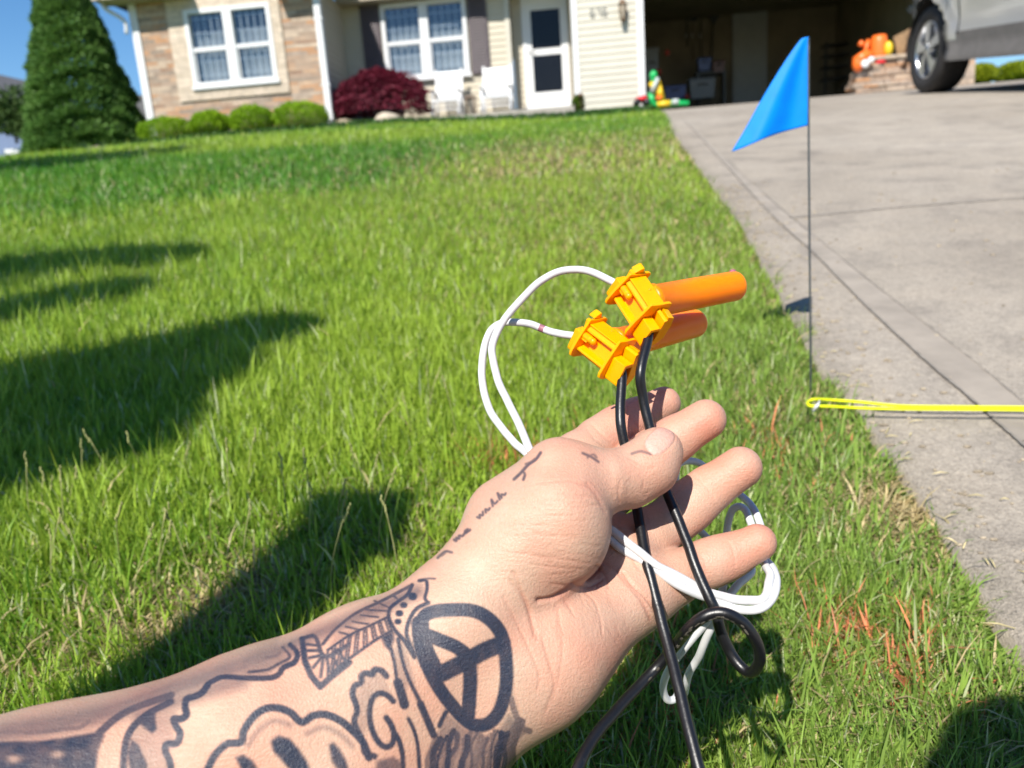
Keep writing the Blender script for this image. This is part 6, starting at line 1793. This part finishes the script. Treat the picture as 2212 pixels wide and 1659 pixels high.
# ------------------------------------------------------------------ the photographer (only the left arm reaches into the frame)
def A3(*p): return np.array(p, float)
HC = A3(.075, -.20, .605)
SHL, SHR = A3(-.165, -.31, .50), A3(.215, -.31, .50)
ELB_L = c2w(cp(-690, 2290, .19))
GB_ = float(gz(0, -.4))
def body_sdf(P, off=0.0, what='skin'):
    e = None
    def add(d, k=.03):
        nonlocal e
        e = d if e is None else smin(e, d, k)
    if what in ('skin', 'head'):
        q = (P-HC)/A3(.074, .092, .108); d = (np.sqrt((q*q).sum(1))-1)*.080; add(d)
        add(seg_d(P, HC+A3(0, .035, -.06), HC+A3(0, .05, -.095), .045, .030), .03)              # jaw, chin
        add(seg_d(P, HC+A3(0, .088, .01), HC+A3(0, .112, -.022), .007, .013), .012)              # nose
        add(seg_d(P, HC+A3(-.035, .078, .030), HC+A3(.035, .078, .030), .010, .010), .014)       # brow
        add(seg_d(P, HC+A3(-.018, .088, -.052), HC+A3(.018, .088, -.052), .008, .008), .008)     # lips
        for s in (-1, 1): add(seg_d(P, HC+A3(s*.076, -.005, .018), HC+A3(s*.078, -.002, -.022), .010, .007), .006)
        if what == 'head': return e-off
        add(seg_d(P, HC+A3(0, -.02, -.08), A3(.04, -.30, .50), .052, .060), .04)
    if what in ('skin', 'shirt'):
        for a, b, ra, rb in ((A3(-.11, -.33, .49), A3(.16, -.33, .49), .062, .062), (A3(-.07, -.33, .42), A3(.12, -.33, .42), .10, .10), (A3(-.05, -.40, .26), A3(.11, -.40, .26), .10, .10), (A3(-.05, -.46, .10), A3(.11, -.46, .10), .11, .11)):
            add(seg_d(P, a, b, ra, rb), .08)
        add(seg_d(P, A3(.03, -.33, .42), A3(.03, -.46, .12), .12, .12), .08)
        for S in (SHL, SHR): add(seg_d(P, A3(.025, -.32, .50), S, .055, .058), .05)
    if what == 'skin':
        add(seg_d(P, SHL, ELB_L, .050, .043), .03)
        er, wr = A3(.27, -.22, .24), A3(.21, -.045, .335)
        add(seg_d(P, SHR, er, .050, .043), .03); add(seg_d(P, er, wr, .042, .027), .02)
        h = wr+A3(-.005, .01, .03); add(seg_d(P, wr, h, .026, .030), .02)
        for k, z in enumerate((.012, .032, .050, .066)): add(seg_d(P, h+A3(-.004, -.005, -.025+z), h+A3(-.045, -.002+.004*k, -.022+z), .0095, .0075), .006)
        add(seg_d(P, h+A3(-.01, -.012, .0), h+A3(-.045, -.038, .004), .012, .009), .01)
    if what == 'shirt':
        er = A3(.27, -.22, .24); add(seg_d(P, SHR, SHR+(er-SHR)*.62, .058, .056), .04); add(seg_d(P, SHL, SHL+(ELB_L-SHL)*.35, .058, .060), .04)
    if what in ('skin', 'legs'):
        for s in (-1, 1):
            hip, knee, ank = A3(.03+s*.10, -.46, .06), A3(.03+s*.22, -.14, GB_+.10), A3(.03+s*.16, -.62, GB_+.08)
            add(seg_d(P, hip, knee, .085, .062), .05); add(seg_d(P, knee, ank, .058, .042), .02)
            if what == 'skin': add(seg_d(P, ank, ank+A3(0, -.10, -.02), .036, .030), .02)
        if what == 'legs': add(seg_d(P, A3(-.06, -.46, .08), A3(.12, -.46, .08), .11, .11), .06)
    return e-off
def head_col(V):
    c = np.tile(A3(.50, .30, .21), (len(V), 1)); d = V-HC
    lips = np.exp(-((d[:, 0]/.022)**2+((d[:, 2]+.052)/.007)**2))*(d[:, 1] > .07); c = c*(1-lips[:, None])+lips[:, None]*A3(.42, .14, .12)
    for s in (-1, 1):
        w = np.exp(-(((d[:, 0]-s*.032)/.013)**2+((d[:, 2]-.036)/.004)**2)**2)*(d[:, 1] > .05); c = c*(1-.8*w[:, None])+.8*w[:, None]*A3(.06, .035, .02)
    return c
BODY = surface_net(body_sdf, (-.42, -.85, GB_-.02), (.42, .02, .82), .006, 4)
arm = build_arm(BODY)
tag(arm, "left forearm and hand, palm up, with dark line tattoos, thumb pinching black and white wires", "person")
COTTON = plain("charcoal_cotton", (.035, .037, .045), .9, .15, 60, bmp=.4, bscale=900)
def sleeve():
    pts = catmull([c2w(cp(-655, 2265, .19)), ELB_L+A3(-.012, -.03, .004), (ELB_L+SHL)/2, SHL*.8+ELB_L*.2], 8); m = MB(); n = len(pts)
    m.tube(pts, [.0475+.016*i/n+.0022*math.sin(i*1.9)+.0012*math.sin(i*4.3) for i in range(n)], 28); m.build("sleeve", COTTON, arm)
sleeve()
for nm, wh, off, mt in (("shirt", "shirt", .008, COTTON), ("trousers", "legs", .009, plain("blue_denim", (.05, .08, .15), .9, .25, 40, bmp=.3, bscale=600))):
    V_, F_, N_ = surface_net(lambda P, w=wh, o=off: body_sdf(P, o, w), (-.42, -.85, GB_-.02), (.42, .05, .82), .009, 4)
    V_ = V_+N_*(.004*(vnoise(V_+5, 22, 3)-.5))[:, None]; fast_mesh(nm, V_, F_, mt, arm)
V_, F_, N_ = surface_net(lambda P: smax(body_sdf(P, .011, 'head'), -(seg_d(P, HC+A3(0, .07, -.02), HC+A3(0, .10, -.10), .080, .085)), .01), HC-.16, HC+.16, .004, 3)
k_ = V_[:, 2] > HC[2]-.085
V_ = V_+N_*(.006*(vnoise(V_+5, 90, 3)-.5))[:, None]; fast_mesh("hair", V_, F_[k_[F_].all(1)], plain("brown_hair", (.05, .03, .018), .6, .3, 200, bmp=.6, bscale=700), arm)
for s in (-1, 1):
    m = MB(); m.ellipsoid(HC+A3(s*.031, .076, .016), (.0125, .0115, .0115)); m.build("eye", P_("eye_white", (.75, .73, .70)), arm)
    m = MB(); m.ellipsoid(HC+A3(s*.031, .0845, .016), (.0055, .0035, .0055)); m.build("iris", P_("brown_iris", (.05, .03, .015)), arm)
def arm_hair():
    me = arm.data; n = NARM; co = np.empty(len(me.vertices)*3, np.float32); me.vertices.foreach_get("co", co); co = co.reshape(-1, 3)
    no = np.empty(len(me.vertices)*3, np.float32); me.vertex_normals.foreach_get("vector", no); no = no.reshape(-1, 3)
    r = np.random.RandomState(12); idx = r.choice(n, 60000, False); m = MB(); k = 0
    ax = c2w(cp(560, 1600, .25))-c2w(cp(1000, 1340, .27)); ax /= np.linalg.norm(ax)
    for i in idx:
        u, v, z = w2px(co[i])
        if z > .29 or u > 1080 or u < -250: continue
        f = float(no[i] @ ((EYE-co[i])/np.linalg.norm(EYE-co[i])))
        if f > .42 or f < -.35 or no[i] @ UP < .2: continue       # hairs grow on the outer side of the forearm
        if u > 800 and r.rand() > .45: continue
        L = r.uniform(.003, .008); d = no[i]*.35+ax*.8+r.randn(3)*.22; d /= np.linalg.norm(d)
        p = co[i].astype(float); m.tube([p, p+d*L*.5+no[i]*L*.12, p+d*L], [.00005, .00004, .00001], 3, False); k += 1
        if k > 1500: break
    m.build("arm_hair", plain("brown_body_hair", (.10, .06, .035), .5, .2, 50), arm)
arm_hair()
